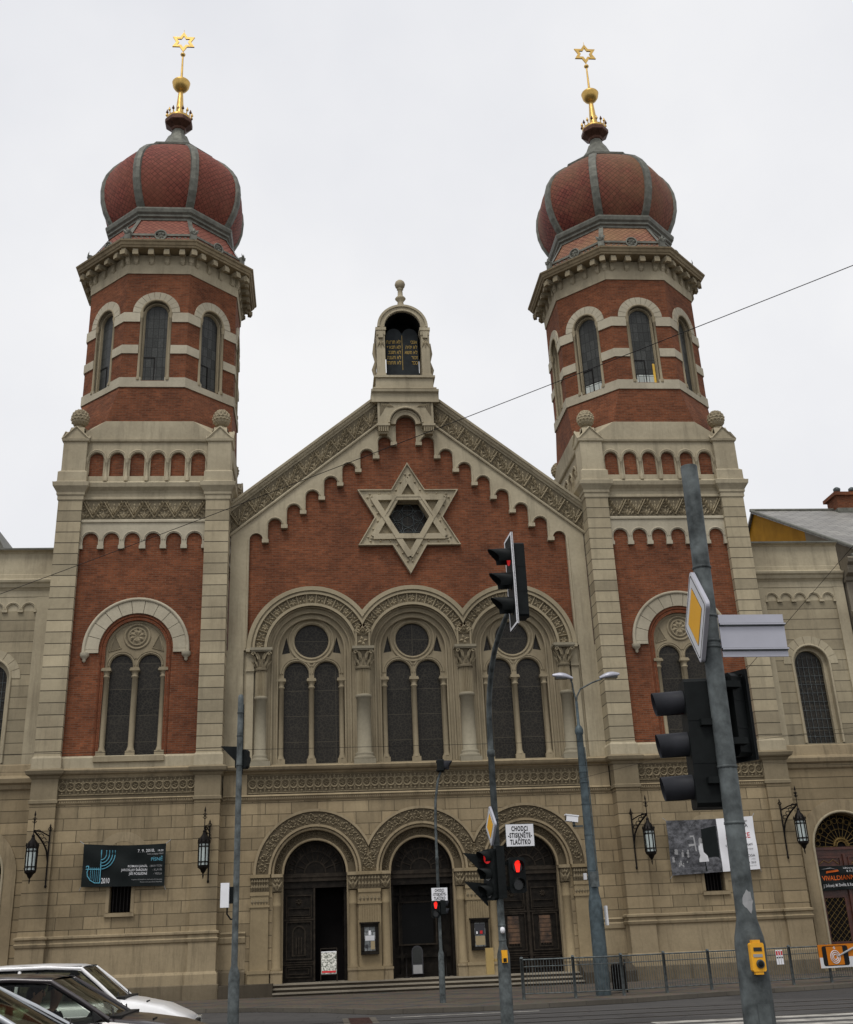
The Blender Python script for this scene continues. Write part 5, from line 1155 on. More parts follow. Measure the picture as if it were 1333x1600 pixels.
# concert banner on the side door
O3 = Vector((15.9, .1, 3.2)); bt = thing('banner', 'black concert banner with orange and white lettering hung across the reddish side door', 'banner', tuple(O3))
f2 = cloth(14.80, 17.1, 2.78, 3.64, .33, (0, .06, 0, .06), .03, 5); f = lambda u, v, h=0: (Vector(f2(u, v, h))-O3)
m = MB(); W_, H_ = 2.30, .86; clothmesh(m, f, 0)
txt(m, f, W_, H_, 'VIVALDIANNO', .09, .35, .235, 1, .92, 'LEFT', .002); txt(m, f, W_, H_, 'J. Svěcený, M. Dvořák, B. Kovář', .10, .12, .15, 2, .66, 'LEFT', .0008)
txt(m, f, W_, H_, 'Velká synagoga', .95, .74, .08, 2, 1, 'LEFT'); txt(m, f, W_, H_, '4. 11. 2010', 1.05, .62, .10, 2, 1, 'LEFT', .002)
sheet([(.28, .60), (.5, .63), (.78, .66), (.74, .72), (.5, .70), (.3, .68)], 3, .01); sheet([(.08, .74), (.45, .80), (.8, .70), (.5, .77)], 4, .009)
m.build('banner_sheet', ['bannerblack', 'orangeprint', 'whiteprint', 'orangeprint', 'greyprint'], bt)

# ------------------------------------------------------------------ notice cases, sandwich board, stand in the porch
def papers():
    m_, t, b = newmat('pinned_papers'); tcn = t.nodes.new('ShaderNodeTexCoord'); br = N(t, 'ShaderNodeTexBrick', Scale=1.0)
    br.inputs['Color1'].default_value = (.10, .11, .11, 1); br.inputs['Color2'].default_value = (.40, .42, .42, 1); br.inputs['Mortar'].default_value = (.03, .03, .03, 1)
    br.inputs['Mortar Size'].default_value = .012; br.inputs['Brick Width'].default_value = .19; br.inputs['Row Height'].default_value = .24
    L(t, tcn.outputs['UV'], br.inputs['Vector']); c = mixc(t, 1, br.outputs['Color'], ramp(t, noise(t, tcn.outputs['UV'], 26, 3, .8), .4, .6, (.55, .55, .55), (1.2, 1.2, 1.2)), 'MULTIPLY')
    L(t, c, b.inputs['Base Color']); b.inputs['Roughness'].default_value = .5; return m_
M['papers'] = papers()
for x, lab, k_ in ((-1.92, 'dark wooden notice case with pale papers between the left and middle portals', 0), (1.92, 'dark wooden notice case with reddish poster between the middle and right portals', 1)):
    t = thing('notice_case', lab, 'notice case', (x, YL-.1, 1.27), 'glazed notice cases on the portal pillars')
    m = MB(); m.box(-.31, .31, -.10, 0, 0, .96, 0); 
    for a0, a1, b0, b1 in ((-.31, .31, 0, .12), (-.31, .31, .88, 1.0), (-.31, -.19, .1, .9), (.19, .31, .1, .9)): m.box(a0, a1, -.15, -.09, b0, b1, 0)
    m.box(-.35, .35, -.2, 0, .98, 1.03, 0); m.build('case', 'wood', t)
    m = MB(); m.box(-.19, .19, -.12, -.11, .12, .88, 0)
    if k_: m.box(-.17, .17, -.125, -.12, .5, .84, 1); m.box(.0, .09, -.13, -.125, .52, .62, 2); m.box(-.13, -.08, -.13, -.125, .52, .6, 3); m.box(-.17, .17, -.125, -.12, .16, .45, 4)
    else: m.box(-.04, .04, -.126, -.12, .62, .76, 3); m.box(.03, .17, -.126, -.12, .16, .42, 4); m.box(-.16, -.06, -.126, -.12, .2, .32, 1); m.box(-.16, .16, -.124, -.12, .44, .60, 5)
    m.build('papers', ['papers', 'darkprint', 'redprint', 'white', M.setdefault('buff', plain('buff_paper', (.34, .27, .16), .6, 0, .05, 3)), 'whiteprint'], t)
t = thing('sandwich_board', 'bright white sandwich board with small photographs standing in the open left doorway', 'sign board', (-3.33, -.15, .47))
m = MB(); 
def collage():
    m_, t_, b = newmat('photo_collage'); tcn = t_.nodes.new('ShaderNodeTexCoord'); v = N(t_, 'ShaderNodeTexVoronoi', Scale=11.0); L(t_, tcn.outputs['Object'], v.inputs['Vector'])
    c = ramp(t_, noise(t_, tcn.outputs['Object'], 16, 4, .8), .42, .56, (.10, .11, .08), (.75, .74, .66)); L(t_, c, b.inputs['Base Color']); return m_
M['collage'] = collage()
m.add([(-.26, -.02, .25), (.26, -.02, .25), (.26, .12, .92), (-.26, .12, .92)], [(0, 1, 2, 3)], 0); m.add([(-.27, -.01, .22), (.27, -.01, .22), (.27, .13, .95), (-.27, .13, .95)], [(0, 1, 2, 3)], 1)
m.add([(-.24, -.024, .28), (.24, -.024, .28), (.24, -.008, .34), (-.24, -.008, .34)], [(0, 1, 2, 3)], 2)
m.build('poster', ['collage', 'white', 'redprint'], t)
m = MB()
for s in (-1, 1): m.sweep([(s*.28, -.08, 0), (s*.28, .16, 1.05)], .018, 5); m.sweep([(s*.28, .4, 0), (s*.28, .16, 1.05)], .018, 5)
m.sweep([(-.28, .16, 1.04), (.28, .16, 1.04)], .018, 5); m.sweep([(-.28, -.03, .22), (.28, -.03, .22)], .018, 5); m.build('frame', 'woodh', t)
t = thing('notice_stand', 'grey metal notice stand with a rounded top inside the middle porch', 'notice stand', (-.22, .42, .47))
m = MB(); m.prism([(-.2, .1), (.2, .1), (.2, .82)]+arc(0, .82, .2, 0, PI, 12)[1:-1]+[(-.2, .82)], -.03, .03, 0, back=True); m.prism([(-.16, .45), (.16, .45), (.16, .82)]+arc(0, .82, .16, 0, PI, 12)[1:-1]+[(-.16, .82)], -.035, -.03, 1); m.build('panel', ['darkprint', 'lens'], t)
m = MB(); m.box(-.16, .16, -.045, -.036, .12, .40, 0); m.build('paper', 'greyprint', t)
m = MB(); m.box(-.22, .22, -.15, .15, 0, .04, 0); m.sweep([(0, 0, 0), (0, 0, .2)], .03, 6, 0)
m.build('base', 'iron', t)
for x in (-.62, .78):
    t = thing('barrier_post', 'short dark barrier post in the middle porch, %s of the notice stand' % ('left' if x < 0 else 'right'), 'post', (x, .3, .47), 'short posts inside the middle porch')
    m = MB(); m.lathe([(.12, 0), (.12, .03), (.025, .05), (.025, .72), (.04, .74), (.03, .78)], 10); m.build('post', 'iron', t)

# ------------------------------------------------------------------ traffic signals
def lensbody(m, w_, h_, d, n, r, hood=.18, mats=(0, 1, 2)):
    """a signal head facing -y, centred in x, from z=0 up"""
    m.box(-w_/2, w_/2, 0, d, 0, h_, mats[0])
def visor(m, cx, cz, r, ln, mat=0, n=16, full=False):
    P = []
    for i in range(n+1):
        a_ = (R(-75)+R(330)*i/n) if full else (R(-35)+R(250)*i/n); k = (.94+.06*sin(a_)) if full else (.55+.45*max(0, sin(a_)))
        P += [(cx+r*cos(a_), 0, cz+r*sin(a_)), (cx+r*.97*cos(a_), -ln*k, cz+r*.97*sin(a_)-.01), (cx+r*.93*cos(a_), -ln*k, cz+r*.93*sin(a_)-.01), (cx+r*.93*cos(a_), 0, cz+r*.93*sin(a_))]
    F = []
    for i in range(n): o = 4*i; F += [(o, o+4, o+5, o+1), (o+1, o+5, o+6, o+2), (o+2, o+6, o+7, o+3)]
    m.add(P, F, mat, True)
def head(parent, n, w_, sec, d, rot, loc, lens, tex='black', vis='black', r=.1, vl=.2, board=None, bm='white', full=False):
    """n stacked lenses; returns the mesh object. rot about z (0 faces -y)"""
    Mx = Matrix.Translation(loc) @ Matrix.Rotation(R(rot), 4, 'Z'); h_ = n*sec
    m = MB(); m.M = Mx
    c = .03; pl = [(-w_/2+c, 0), (w_/2-c, 0), (w_/2, c), (w_/2, h_-c), (w_/2-c, h_), (-w_/2+c, h_), (-w_/2, h_-c), (-w_/2, c)]
    m.prism(pl, 0, d, 0, back=True)
    for i in range(1, n): m.box(-w_/2-.003, w_/2+.003, .01, d-.01, i*sec-.006, i*sec+.006, 0)
    for z_ in (.05, h_-.05): m.lathe([(.03, 0), (.03, .0)], 6) if False else m.box(-.04, .04, d, d+.03, z_-.03, z_+.03, 0)
    o = m.build('signal_head', tex, parent)
    for i in range(n):
        z_ = h_-(i+.5)*sec
        v_ = MB(); v_.M = Mx; visor(v_, 0, z_, r*1.1, vl, full=full); v_.build('visor', vis, o)
        l_ = MB(); l_.M = Mx; l_.prism(circ(0, z_, r, 20), -.012, 0); l_.build('lens', lens[i], o)
    if board:
        b_ = MB(); b_.M = Mx; bw, ex = board
        out_ = [(-w_/2-bw, -ex), (w_/2+bw, -ex), (w_/2+bw, h_+ex), (-w_/2-bw, h_+ex)]
        b_.prism(out_, .0, .02, 0, [[(-w_/2, 0), (w_/2, 0), (w_/2, h_), (-w_/2, h_)]], back=True)
        k_ = .035; b_.prism([(-w_/2-bw, -ex), (w_/2+bw, -ex), (w_/2+bw, h_+ex), (-w_/2-bw, h_+ex)], -.006, .026, 1, [[(-w_/2-bw+k_, -ex+k_), (w_/2+bw-k_, -ex+k_), (w_/2+bw-k_, h_+ex-k_), (-w_/2-bw+k_, h_+ex-k_)]], back=True)
        b_.build('backboard', ['black', bm], o)
    return o
def redman(parent, rot, loc, sc=1.0):
    Mx = Matrix.Translation(loc) @ Matrix.Rotation(R(rot), 4, 'Z')
    m = MB(); m.M = Mx; m.lathe  # standing figure in the red lens
    m.prism([(.038*sc*cos(a_), .055*sc+.026*sc*sin(a_)) for a_ in [k*.7 for k in range(9)]], -.026, -.02, 0)
    m.prism([(-.045*sc, .035*sc), (.045*sc, .035*sc), (.034*sc, -.02*sc), (.022*sc, -.085*sc), (-.022*sc, -.085*sc), (-.034*sc, -.02*sc)], -.027, -.02, 0)
    return m.build('lit_figure', 'redlamp', parent)
def diamond(parent, rot, loc, a_=.30, matb='alu', thick=.03):
    """priority road sign: white diamond with thin black line and yellow centre, facing -y before rotation"""
    Mx = Matrix.Translation(loc) @ Matrix.Rotation(R(rot), 4, 'Z')
    def rd(s_, r_=.05):
        pts = []
        for k in range(4):
            c = PI/2*k
            ctr = ((s_-r_*1.414)*cos(c), (s_-r_*1.414)*sin(c))
            for j in range(-3, 4): pts.append((ctr[0]+r_*cos(c+R(15*j)), ctr[1]+r_*sin(c+R(15*j))))
        return pts
    m = MB(); m.M = Mx
    m.prism(rd(a_), -.002, thick, 1, back=True); m.prism(rd(a_*.97), -.004, 0, 0); m.prism(rd(a_*.90, .03), -.006, 0, 2, [rd(a_*.875, .03)]); m.prism(rd(a_*.60, .004), -.007, 0, 3); m.prism(rd(a_*.62, .004), -.0055, 0, 2)
    return m.build('priority_sign', ['whiteprint', matb, 'blackink', 'signyellow'], parent)
def textplate(parent, rot, loc, w_, h_, lines, size, sx=.7):
    Mx = Matrix.Translation(loc) @ Matrix.Rotation(R(rot), 4, 'Z')
    m = MB(); m.M = Mx; m.box(-w_/2, w_/2, 0, .015, -h_/2, h_/2, 0); m.box(-w_/2-.008, w_/2+.008, .003, .018, -h_/2-.008, h_/2+.008, 2)
    for i, l_ in enumerate(lines): text(m, l_, size, lambda x, y, i=i: (x, -.003, h_/2-size*.98-i*h_*.305+y), 1, sx, 'CENTER', .0036, 1.16)
    return m.build('pedestrian_plate', ['white', 'blackink', 'galvd'], parent)
def clampband(m, z, r, mat=0): m.lathe([(r, z-.012), (r+.006, z-.01), (r+.006, z+.01), (r, z+.012)], 14, mat=mat, cap=False)

# near pole, right foreground
NX, NY = -.605, -34.0
t = thing('traffic_signal', 'large grey steel signal pole nearest the camera, leaning across the right side of the picture', 'traffic light', (NX, NY, .13))
t['label'] = 'large grey steel signal pole nearest the camera with yellow button box and diamond sign'
t.rotation_euler = (0, R(.9), 0)
m = MB()
m.lathe([(.125, -.13), (.118, .2), (.112, 1.44), (.105, 1.50), (.075, 1.62), (.072, 5.27), (.071, 5.275), (.064, 5.275), (.064, 5.0)], 24, cap=False); m.lathe([(.066, 5.1), (.0, 5.1)], 16, cap=False)
m.box(-.045, .045, -.125, -.10, .35, 1.05)
m.add([(.05*cos(k), -.118-.0, .9) for k in range(3)], [(0, 1, 2)]) if False else None
pole = m.build('pole', 'galv', t)
for z in (4.35, 3.93, 3.72, 3.67, 2.72, 2.30): m = MB(); clampband(m, z, .073); m.build('clamp', 'galv', t)
m = MB(); rn = random.Random(2)
AA = [(.02+.55*cos(k*.42)*(.75+.3*rn.random()), 1.74+.085*sin(k*.42)*(.65+.5*rn.random())) for k in range(15)]; P = [(.0775*sin(a_), -.0775*cos(a_), z_) for a_, z_ in AA]
m.add([(-.0, -.0785, 1.74)]+P, [(0, 1+k, 1+(k+1) % 15) for k in range(15)]); m.build('sticker_remains', 'greyprint', t)
# yellow request box
m = MB(); bx0 = -.005
m.prism([(bx0-.04, 1.265), (bx0+.045, 1.265), (bx0+.052, 1.275), (bx0+.052, 1.445), (bx0+.045, 1.455), (bx0-.04, 1.455), (bx0-.048, 1.445), (bx0-.048, 1.275)], -.15, -.09, 0, back=True)
m.box(bx0-.03, bx0+.03, -.145, -.09, 1.455, 1.475, 0); m.box(bx0-.03, bx0+.03, -.145, -.09, 1.245, 1.265, 0)
m.box(bx0-.028, bx0+.034, -.154, -.15, 1.40, 1.425, 1); m.box(bx0-.034, bx0+.034, -.153, -.149, 1.36, 1.38, 2)
bxp = m.build('request_box', ['yellow', 'lens', 'greyprint'], t)
m = MB(); m.M = Matrix.Translation((bx0+.010, -.151, 1.315)) @ Matrix.Rotation(R(90), 4, 'X')
m.lathe([(.03, 0), (.03, .008), (.024, .012)], 18, mat=0); m.lathe([(.02, .008), (.02, .016), (.015, .02), (.001, .02)], 16, mat=1); m.build('push_button', ['galvd', 'black'], bxp)
head(t, 3, .30, .335, .25, -99, (-.225, .22, 2.43), ['reddim', 'lens', 'lens'], 'black', 'visor', .088, .25, full=True)
head(t, 3, .22, .222, .15, 118, (.235, .24, 2.82), ['lens', 'lens', 'lens'], 'black', 'black', .085, .12, board=(.04, .03), bm='black')
for z in (2.55, 3.0):
    m = MB(); m.box(-.16, .0, .0, .12, z+.05, z+.10, 0); m.build('signal_bracket', 'black', t); m = MB(); m.box(0, .2, .0, .2, z+.35, z+.40, 0); m.build('signal_bracket', 'black', t)
diamond(t, -95, (-.105, -.0, 3.93), .40)
m = MB(); m.M = Matrix.Rotation(R(-2), 4, 'Z')
for z0, z1 in ((3.50, 3.70), (3.74, 3.90)): pass
m.box(.06, .60, -.075, -.06, 3.575, 3.925, 0); 
for z in (3.84, 3.635): m.box(.06, .60, -.09, -.06, z-.012, z+.012, 1); m.box(.06, .605, -.10, -.085, z-.004, z+.008, 0)
m.build('plate_seen_from_back', ['alu', 'galvd'], t)

# middle pole with the curved arm
t = thing('traffic_signal', 'signal pole in the middle with curved arm, yellow diamond sign and CHODCI STISKNETE TLACITKO plate', 'traffic light', (-.82, -23.5, .13))
t['label'] = 'signal pole before the right portal with tall curved arm, diamond sign and pedestrian plate'
m = MB(); m.lathe([(.105, -.13), (.10, 1.30), (.06, 1.44), (.057, 2.0), (.054, 4.35), (.066, 4.36), (.066, 4.46), (.052, 4.47)], 18)
HX, HZ = .12, 6.10
arm = [(0, 0, 4.4), (.0, -.08, 5.1), (.02, -.35, 5.6), (.05, -.8, 5.98), (.10, -1.4, 6.22), (.14, -2.0, 6.36), (.18, -2.4, 6.42)]
# a smooth curve through the arm points
sm = []
for i in range(len(arm)-1):
    p0 = Vector(arm[max(i-1, 0)]); p1 = Vector(arm[i]); p2 = Vector(arm[i+1]); p3 = Vector(arm[min(i+2, len(arm)-1)])
    for k in range(5):
        q = k/5; sm.append(.5*((2*p1)+(p2-p0)*q+(2*p0-5*p1+4*p2-p3)*q*q+(3*p1-p0-3*p2+p3)*q**3))
sm.append(Vector(arm[-1])); m.sweep(sm, [.05-.012*i/len(sm) for i in range(len(sm))], 10)
m.build('pole', 'galv', t)
for z in (3.35, 2.85, 1.72, 1.5): m = MB(); clampband(m, z, .058); m.build('clamp', 'galv', t)
head(t, 3, .34, .40, .22, -88, (HX, -2.4, HZ), ['reddim', 'lens', 'lens'], 'black', 'black', .135, .34, board=(.10, .14))
head(t, 3, .28, .26, .18, -62, (-.16, .02, 2.10), ['reddim', 'lens', 'lens'], 'black', 'black', .095, .2)
hb_ = head(t, 3, .24, .26, .05, 152, (-.12, .12, 2.10), ['lens', 'lens', 'lens'], 'black', 'black', .095, .2) if False else None
m = MB()     # dark fin-like visors of the head behind the pole
for z in (2.62, 2.18): m.M = Matrix.Rotation(R(0), 4, 'Z'); m.add([(-.20, .1, z+.18), (-.56, .06, z+.22), (-.18, .1, z-.16), (-.20, .2, z+.18), (-.56, .08, z+.22), (-.18, .2, z-.16)], [(0, 1, 2), (3, 5, 4), (0, 3, 4, 1), (1, 4, 5, 2), (2, 5, 3, 0)])
m.build('visor', 'black', t)
hp = head(t, 2, .27, .27, .18, 4, (.29, -.16, 2.19), ['lens', 'lens'], 'black', 'black', .09, .16)
redman(hp, 4, (.29, -.16, 2.19+.405), 1.1)
m = MB(); m.box(.03, .3, -.05, .0, 2.62, 2.68); m.box(.03, .3, -.05, .0, 2.24, 2.3); m.box(-.2, 0, -.04, .03, 2.3, 2.36); m.box(-.03, .10, -.12, .04, 2.12, 2.92); m.build('signal_bracket', 'black', t)
textplate(t, 2, (.375, -.14, 3.07), .46, .34, ('CHODCI', '-STISKNĚTE-', 'TLAČÍTKO'), .105, .60)
diamond(t, -84, (-.085, -.0, 3.24), .33)
m = MB(); m.box(-.045, .045, -.14, -.06, 1.18, 1.36, 0); bq = m.build('request_box', 'yellow', t)
m = MB(); m.lathe([(.001, 1.60), (.03, 1.61), (.04, 1.65), (.03, 1.69), (.001, 1.70)], 12, (0, -.07), 0); m.build('acoustic_beacon', 'white', t)
m = MB(); m.box(-.026, .026, -.146, -.139, 1.19, 1.245, 0); m.build('push_button', 'black', bq)
m = MB(); m.box(-.28, -.16, -.03, .06, 1.02, 1.4, 0); m.box(-.17, -.06, -.0, .03, 1.2, 1.24, 0); m.build('side_box', M.setdefault('cream', plain('yellowed_plastic_box', (.42, .30, .12), .5, 0, .08, 4)), t)

# far pole by the steps
t = thing('traffic_signal', 'slim signal pole on the pavement before the middle portal with small pedestrian plate', 'traffic light', (-.40, -9.6, .11))
m = MB(); m.lathe([(.085, -.01), (.08, 1.2), (.045, 1.3), (.042, 3.6), (.05, 3.61), (.05, 3.68), (.04, 3.7)], 14)
arm = [(0, 0, 3.6), (0.0, 0, 4.6), (.03, 0, 5.2), (.12, 0, 5.75), (.26, 0, 6.12), (.33, 0, 6.2)]
m.sweep(arm, [.04, .038, .036, .034, .032, .03], 8); m.build('pole', 'galv', t)
hp = head(t, 2, .20, .22, .14, 4, (-.11, -.16, 2.10), ['lens', 'lens'], 'black', 'black', .08, .12); redman(hp, 4, (-.11, -.16, 2.43), 1.1)
head(t, 2, .18, .2, .14, 100, (.16, -.02, 2.16), ['lens', 'lens'], 'black', 'visor', .08, .12)
head(t, 1, .34, .34, .2, 80, (.32, 0, 5.98), ['lens'], 'black', 'visor', .14, .24)
textplate(t, 2, (.02, -.1, 2.70), .44, .33, ('CHODCI', '-STISKNĚTE-', 'TLAČÍTKO'), .102, .58)

# left pole
t = thing('traffic_signal', 'thin signal pole at the left between cars and facade with a white cabinet', 'traffic light', (-5.1, -22.6, .13))
m = MB(); m.lathe([(.095, -.13), (.09, 1.15), (.052, 1.28), (.05, 5.6), (.04, 5.66), (.0, 5.68)], 16, mat=0); m.build('pole', 'galv', t)
for z in (5.35, 4.95, 4.45): m = MB(); clampband(m, z, .052); m.build('clamp', 'galv', t)
head(t, 1, .22, .32, .14, 160, (.07, .16, 4.40), ['lens'], 'black', 'black', .09, .14)
m = MB(); m.box(.035, .06, .0, .06, 4.3, 5.5); m.add([(-.02, .1, 4.78), (-.34, .12, 4.80), (-.02, .1, 4.48), (-.02, .16, 4.78), (-.34, .14, 4.80), (-.02, .16, 4.48)], [(0, 1, 2), (3, 5, 4), (0, 3, 4, 1), (1, 4, 5, 2)]); m.build('visor', 'black', t)
m = MB(); m.box(-.25, -.11, -.1, .08, 2.16, 2.54); cb = m.build('control_cabinet', 'white', t)
m = MB(); m.box(-.11, -.04, -.03, .03, 2.22, 2.48); m.sweep([(-.14, 0, 2.16), (-.14, 0, 2.06), (-.08, 0, 1.98), (-.04, 0, 1.98)], .015, 6); m.build('cable', 'black', t)

# ------------------------------------------------------------------ double street lamp
t = thing('street_lamp', 'tall grey-blue street lamp with two curved arms in front of the right tower', 'street lamp', (4.02, -9.4, .11))
m = MB(); m.lathe([(.21, -.01), (.195, 2.2), (.18, 2.4), (.135, 2.6), (.12, 5.4), (.095, 6.95), (.11, 6.98), (.125, 7.02), (.125, 7.12), (.09, 7.2), (.045, 7.26), (.042, 7.95)], 16)
for z in (3.2, 4.15, 5.0, 5.6, 5.9): clampband(m, z, .13)
m.sweep([(.14, -.06, 2.9), (.13, -.06, 5.2), (.105, -.06, 6.6)], .016, 5); m.build('pole', M.setdefault('bluegrey', plain('blue_grey_paint', (.085, .11, .12), .5, .2, .2, 6)), t)
for s, ex in ((-1, .12), (1, .86)):
    m = MB(); m.sweep([(0, 0, 7.9), (s*.03, 0, 8.1), (s*(.05+ex*.12), 0, 8.32), (s*ex*.6, 0, 8.50), (s*ex, 0, 8.62)], .026, 6); am = m.build('arm', 'galv', t)
    m = MB(); P = []
    for i in range(9):
        q = i/8; wv = .02+.13*sin(PI*min(1, q*1.1)*.95); hh = .05+.085*sin(PI*q)
        for k in range(10):
            a_ = 2*PI*k/10; P.append((s*(ex-.08+.62*q), wv*cos(a_), 8.64+.10*q+(hh if sin(a_) > 0 else hh*.35)*sin(a_)))
    m.add(P, [(i*10+k, i*10+(k+1) % 10, (i+1)*10+(k+1) % 10, (i+1)*10+k) for i in range(8) for k in range(10)], 0, True)
    m.box(min(s*(ex+.1), s*(ex+.46)), max(s*(ex+.1), s*(ex+.46)), -.1, .1, 8.63, 8.69, 1)
    m.build('lamp_head', ['alu', 'lens'], am)
m = MB(); m.box(-.12, .12, -.24, -.16, 2.75, 3.15); m.build('switch_box', 'galvd', t)
m = MB(); m.box(.21, .26, -.32, -.1, 1.75, 2.25); m.build('small_plate', 'whiteprint', t)
m = MB(); m.box(-.28, -.2, -.16, -.04, 2.95, 3.12); m.build('sensor_box', 'whiteprint', t)
t = thing('security_camera', 'white security camera mounted on the street lamp pole', 'camera', (3.62, -9.4, 4.62))
m = MB(); m.M = Matrix.Rotation(R(8), 4, 'Y'); m.box(-.24, .10, -.1, .1, 0, .16, 0); m.box(-.27, .12, -.115, .115, .16, .19, 0); m.box(-.252, -.24, -.08, .08, .02, .14, 1); m.build('housing', ['white', 'lens'], t)
m = MB(); m.box(-.03, .03, -.03, .03, -.12, .0); m.box(-.03, .25, -.03, .03, -.14, -.09); m.build('arm', 'galvd', t)
t = thing('litter_bin', 'dark slatted litter bin at the foot of the street lamp', 'litter bin', (4.72, -8.4, .11))
m = MB(); m.lathe([(.17, .05), (.17, .70), (.18, .72), (.16, .74), (.155, .5)], 14)
for k in range(14): a_ = 2*PI*k/14; m.sweep([(.178*cos(a_), .178*sin(a_), .06), (.178*cos(a_), .178*sin(a_), .7)], .013, 4)
m.build('basket', 'iron', t); m = MB(); m.sweep([(.22, 0, 0), (.22, 0, .85)], .025, 6); m.build('stand', 'iron', t)

# ------------------------------------------------------------------ pedestrian railing along the kerb
PX = [(1.75, -9.85), (3.1, -10.1), (4.45, -9.95), (5.75, -9.55), (7.15, -9.1), (8.45, -8.75), (9.8, -8.35), (11.1, -7.95), (12.5, -7.6), (13.9, -7.3)]
proto = None
for i in range(len(PX)-1):
    (xa, ya), (xb, yb) = PX[i], PX[i+1]; d_ = math.hypot(xb-xa, yb-ya); an = math.degrees(math.atan2(yb-ya, xb-xa))
    desc = ['left end section of the kerb railing before the steps of the right portal', 'railing section crossing in front of the street lamp foot', 'railing section just right of the street lamp and beside the litter bin', 'railing section below the black iron lantern left of the photograph banner', 'railing section under the left half of the photograph banner', 'railing section directly behind the nearest signal pole', 'railing section carrying the small white leaflets', 'railing section left-most behind the orange advertising banner', 'railing section at the right picture edge behind the orange banner'][i]
    t = thing('pedestrian_railing', 'grey steel ' + desc, 'railing', (xa, ya, .11), 'grey steel railings along the kerb', R(an))
    if proto is None:
        m = MB(); m.sweep([(0, 0, 0), (0, 0, 1.0), (0, -.015, 1.02)], .045, 8); post = m.build('post', 'galvd', t)
        m = MB(); m.sweep([(.04, 0, .97), (1.36, 0, .97)], .022, 6); m.sweep([(.04, 0, .14), (1.36, 0, .14)], .015, 5); m.sweep([(.04, 0, .80), (1.36, 0, .80)], .012, 5)
        for k in range(16): x = .12+k*.078; m.sweep([(x, 0, .14), (x, 0, .96)], .008, 4)
        pan = m.build('panel', 'galvd', t); proto = (post, pan)
    else:
        for o in proto:
            c = o.copy(); COL.objects.link(c); c.parent = t
            if o is proto[1]: c.scale = ((d_)/1.40, 1, 1)
t = thing('advertising_banner', 'orange advertising banner with a phone picture tied to the railing at the right edge', 'banner', (10.72, -8.2, .5), None, R(16.5))
m = MB(); m.box(0, 1.7, -.03, -.01, 0, .62, 0); m.box(0, 1.7, -.034, -.03, 0, .28, 1); 
def rrect(x0, x1, z0, z1, r_): return [(x1-r_+r_*cos(a_), z1-r_+r_*sin(a_)) for a_ in (0, PI/4, PI/2)]+[(x0+r_+r_*cos(a_), z1-r_+r_*sin(a_)) for a_ in (PI/2, 3*PI/4, PI)]+[(x0+r_+r_*cos(a_), z0+r_+r_*sin(a_)) for a_ in (PI, 5*PI/4, 3*PI/2)]+[(x1-r_+r_*cos(a_), z0+r_+r_*sin(a_)) for a_ in (3*PI/2, 7*PI/4, 2*PI)]
m.prism(rrect(.12, 1.05, .05, .58, .06), -.038, -.034, 2); m.prism(rrect(.27, .86, .07, .56, .01), -.041, -.038, 0); 
for r_ in (.17, .12, .07): m.roll(.56, .28, r_, .014, -.042, 0, 2*PI, 20, 1)
m.roll(.56, .52, .028, .010, -.042, 0, 2*PI, 10, 1)
m.sweep([(.66, -.05, .30), (.95, -.05, .40), (1.25, -.05, .50)], [.022, .028, .032], 6, 3)
m.build('banner_sheet', [M.setdefault('orangev', plain('orange_vinyl', (.55, .17, .01), .5, 0, .05, 3)), 'whiteprint', 'blackink', 'greyprint'], t)
t = thing('leaflets', 'three small white leaflets fixed side by side to the railing', 'leaflets', (9.28, -8.58, .66), None, R(17))
m = MB()
for k in range(3): m.box(.02+k*.085, .09+k*.085, -.02, -.015, 0, .38, 0); m.box(.03+k*.085, .08+k*.085, -.023, -.02, .24, .35, 1); m.box(.03+k*.085, .08+k*.085, -.023, -.02, .16, .2, 2)
m.build('leaflet_sheet', ['white', 'redprint', 'darkprint'], t)

# ------------------------------------------------------------------ overhead wires
def wire(label, pts, r=.012):
    m = MB(); o = Vector(pts[0]); m.sweep([Vector(p)-o for p in pts], r, 5, cap=False); b = m.build('overhead_wire', 'iron'); b.location = o; tag(b, label, 'wire', 'overhead wires of the street')
def ray(u, v, Y):
    d = _F + _R2*((u-646.9)/1758.6) - _U2*((v-704.6)/1758.6); t_ = (Y+42.865)/d.y
    return Vector((-3.782, -42.865, 1.7))+d*t_
def sagged(a, b, s, n=16): return [a+(b-a)*(i/n)-Vector((0, 0, 4*s*(i/n)*(1-i/n))) for i in range(n+1)]
wire('long span wire rising diagonally across the gable from lower left to upper right', sagged(ray(-40, 943, -6), ray(1400, 388, -24), .10), .010)
wire('lower contact wire running level below the great windows', sagged(ray(-60, 1180, -13), ray(1400, 1143, -13), .05), .006)
wire('second contact wire close under the first along the ledge', sagged(ray(-60, 1207, -15), ray(900, 1196, -15), .02)+[ray(1100, 1190, -15), ray(1400, 1196, -15)], .004)
wire('short slanting wire at the right edge over the pale wing', sagged(ray(1120, 1100, -10), ray(1400, 775, -14), .0), .007)
wire('thin wire crossing behind the nearest signal head to the lamp', sagged(ray(900, 1218, -14), ray(1090, 1168, -14), .01)+[ray(1400, 1128, -14)], .004)

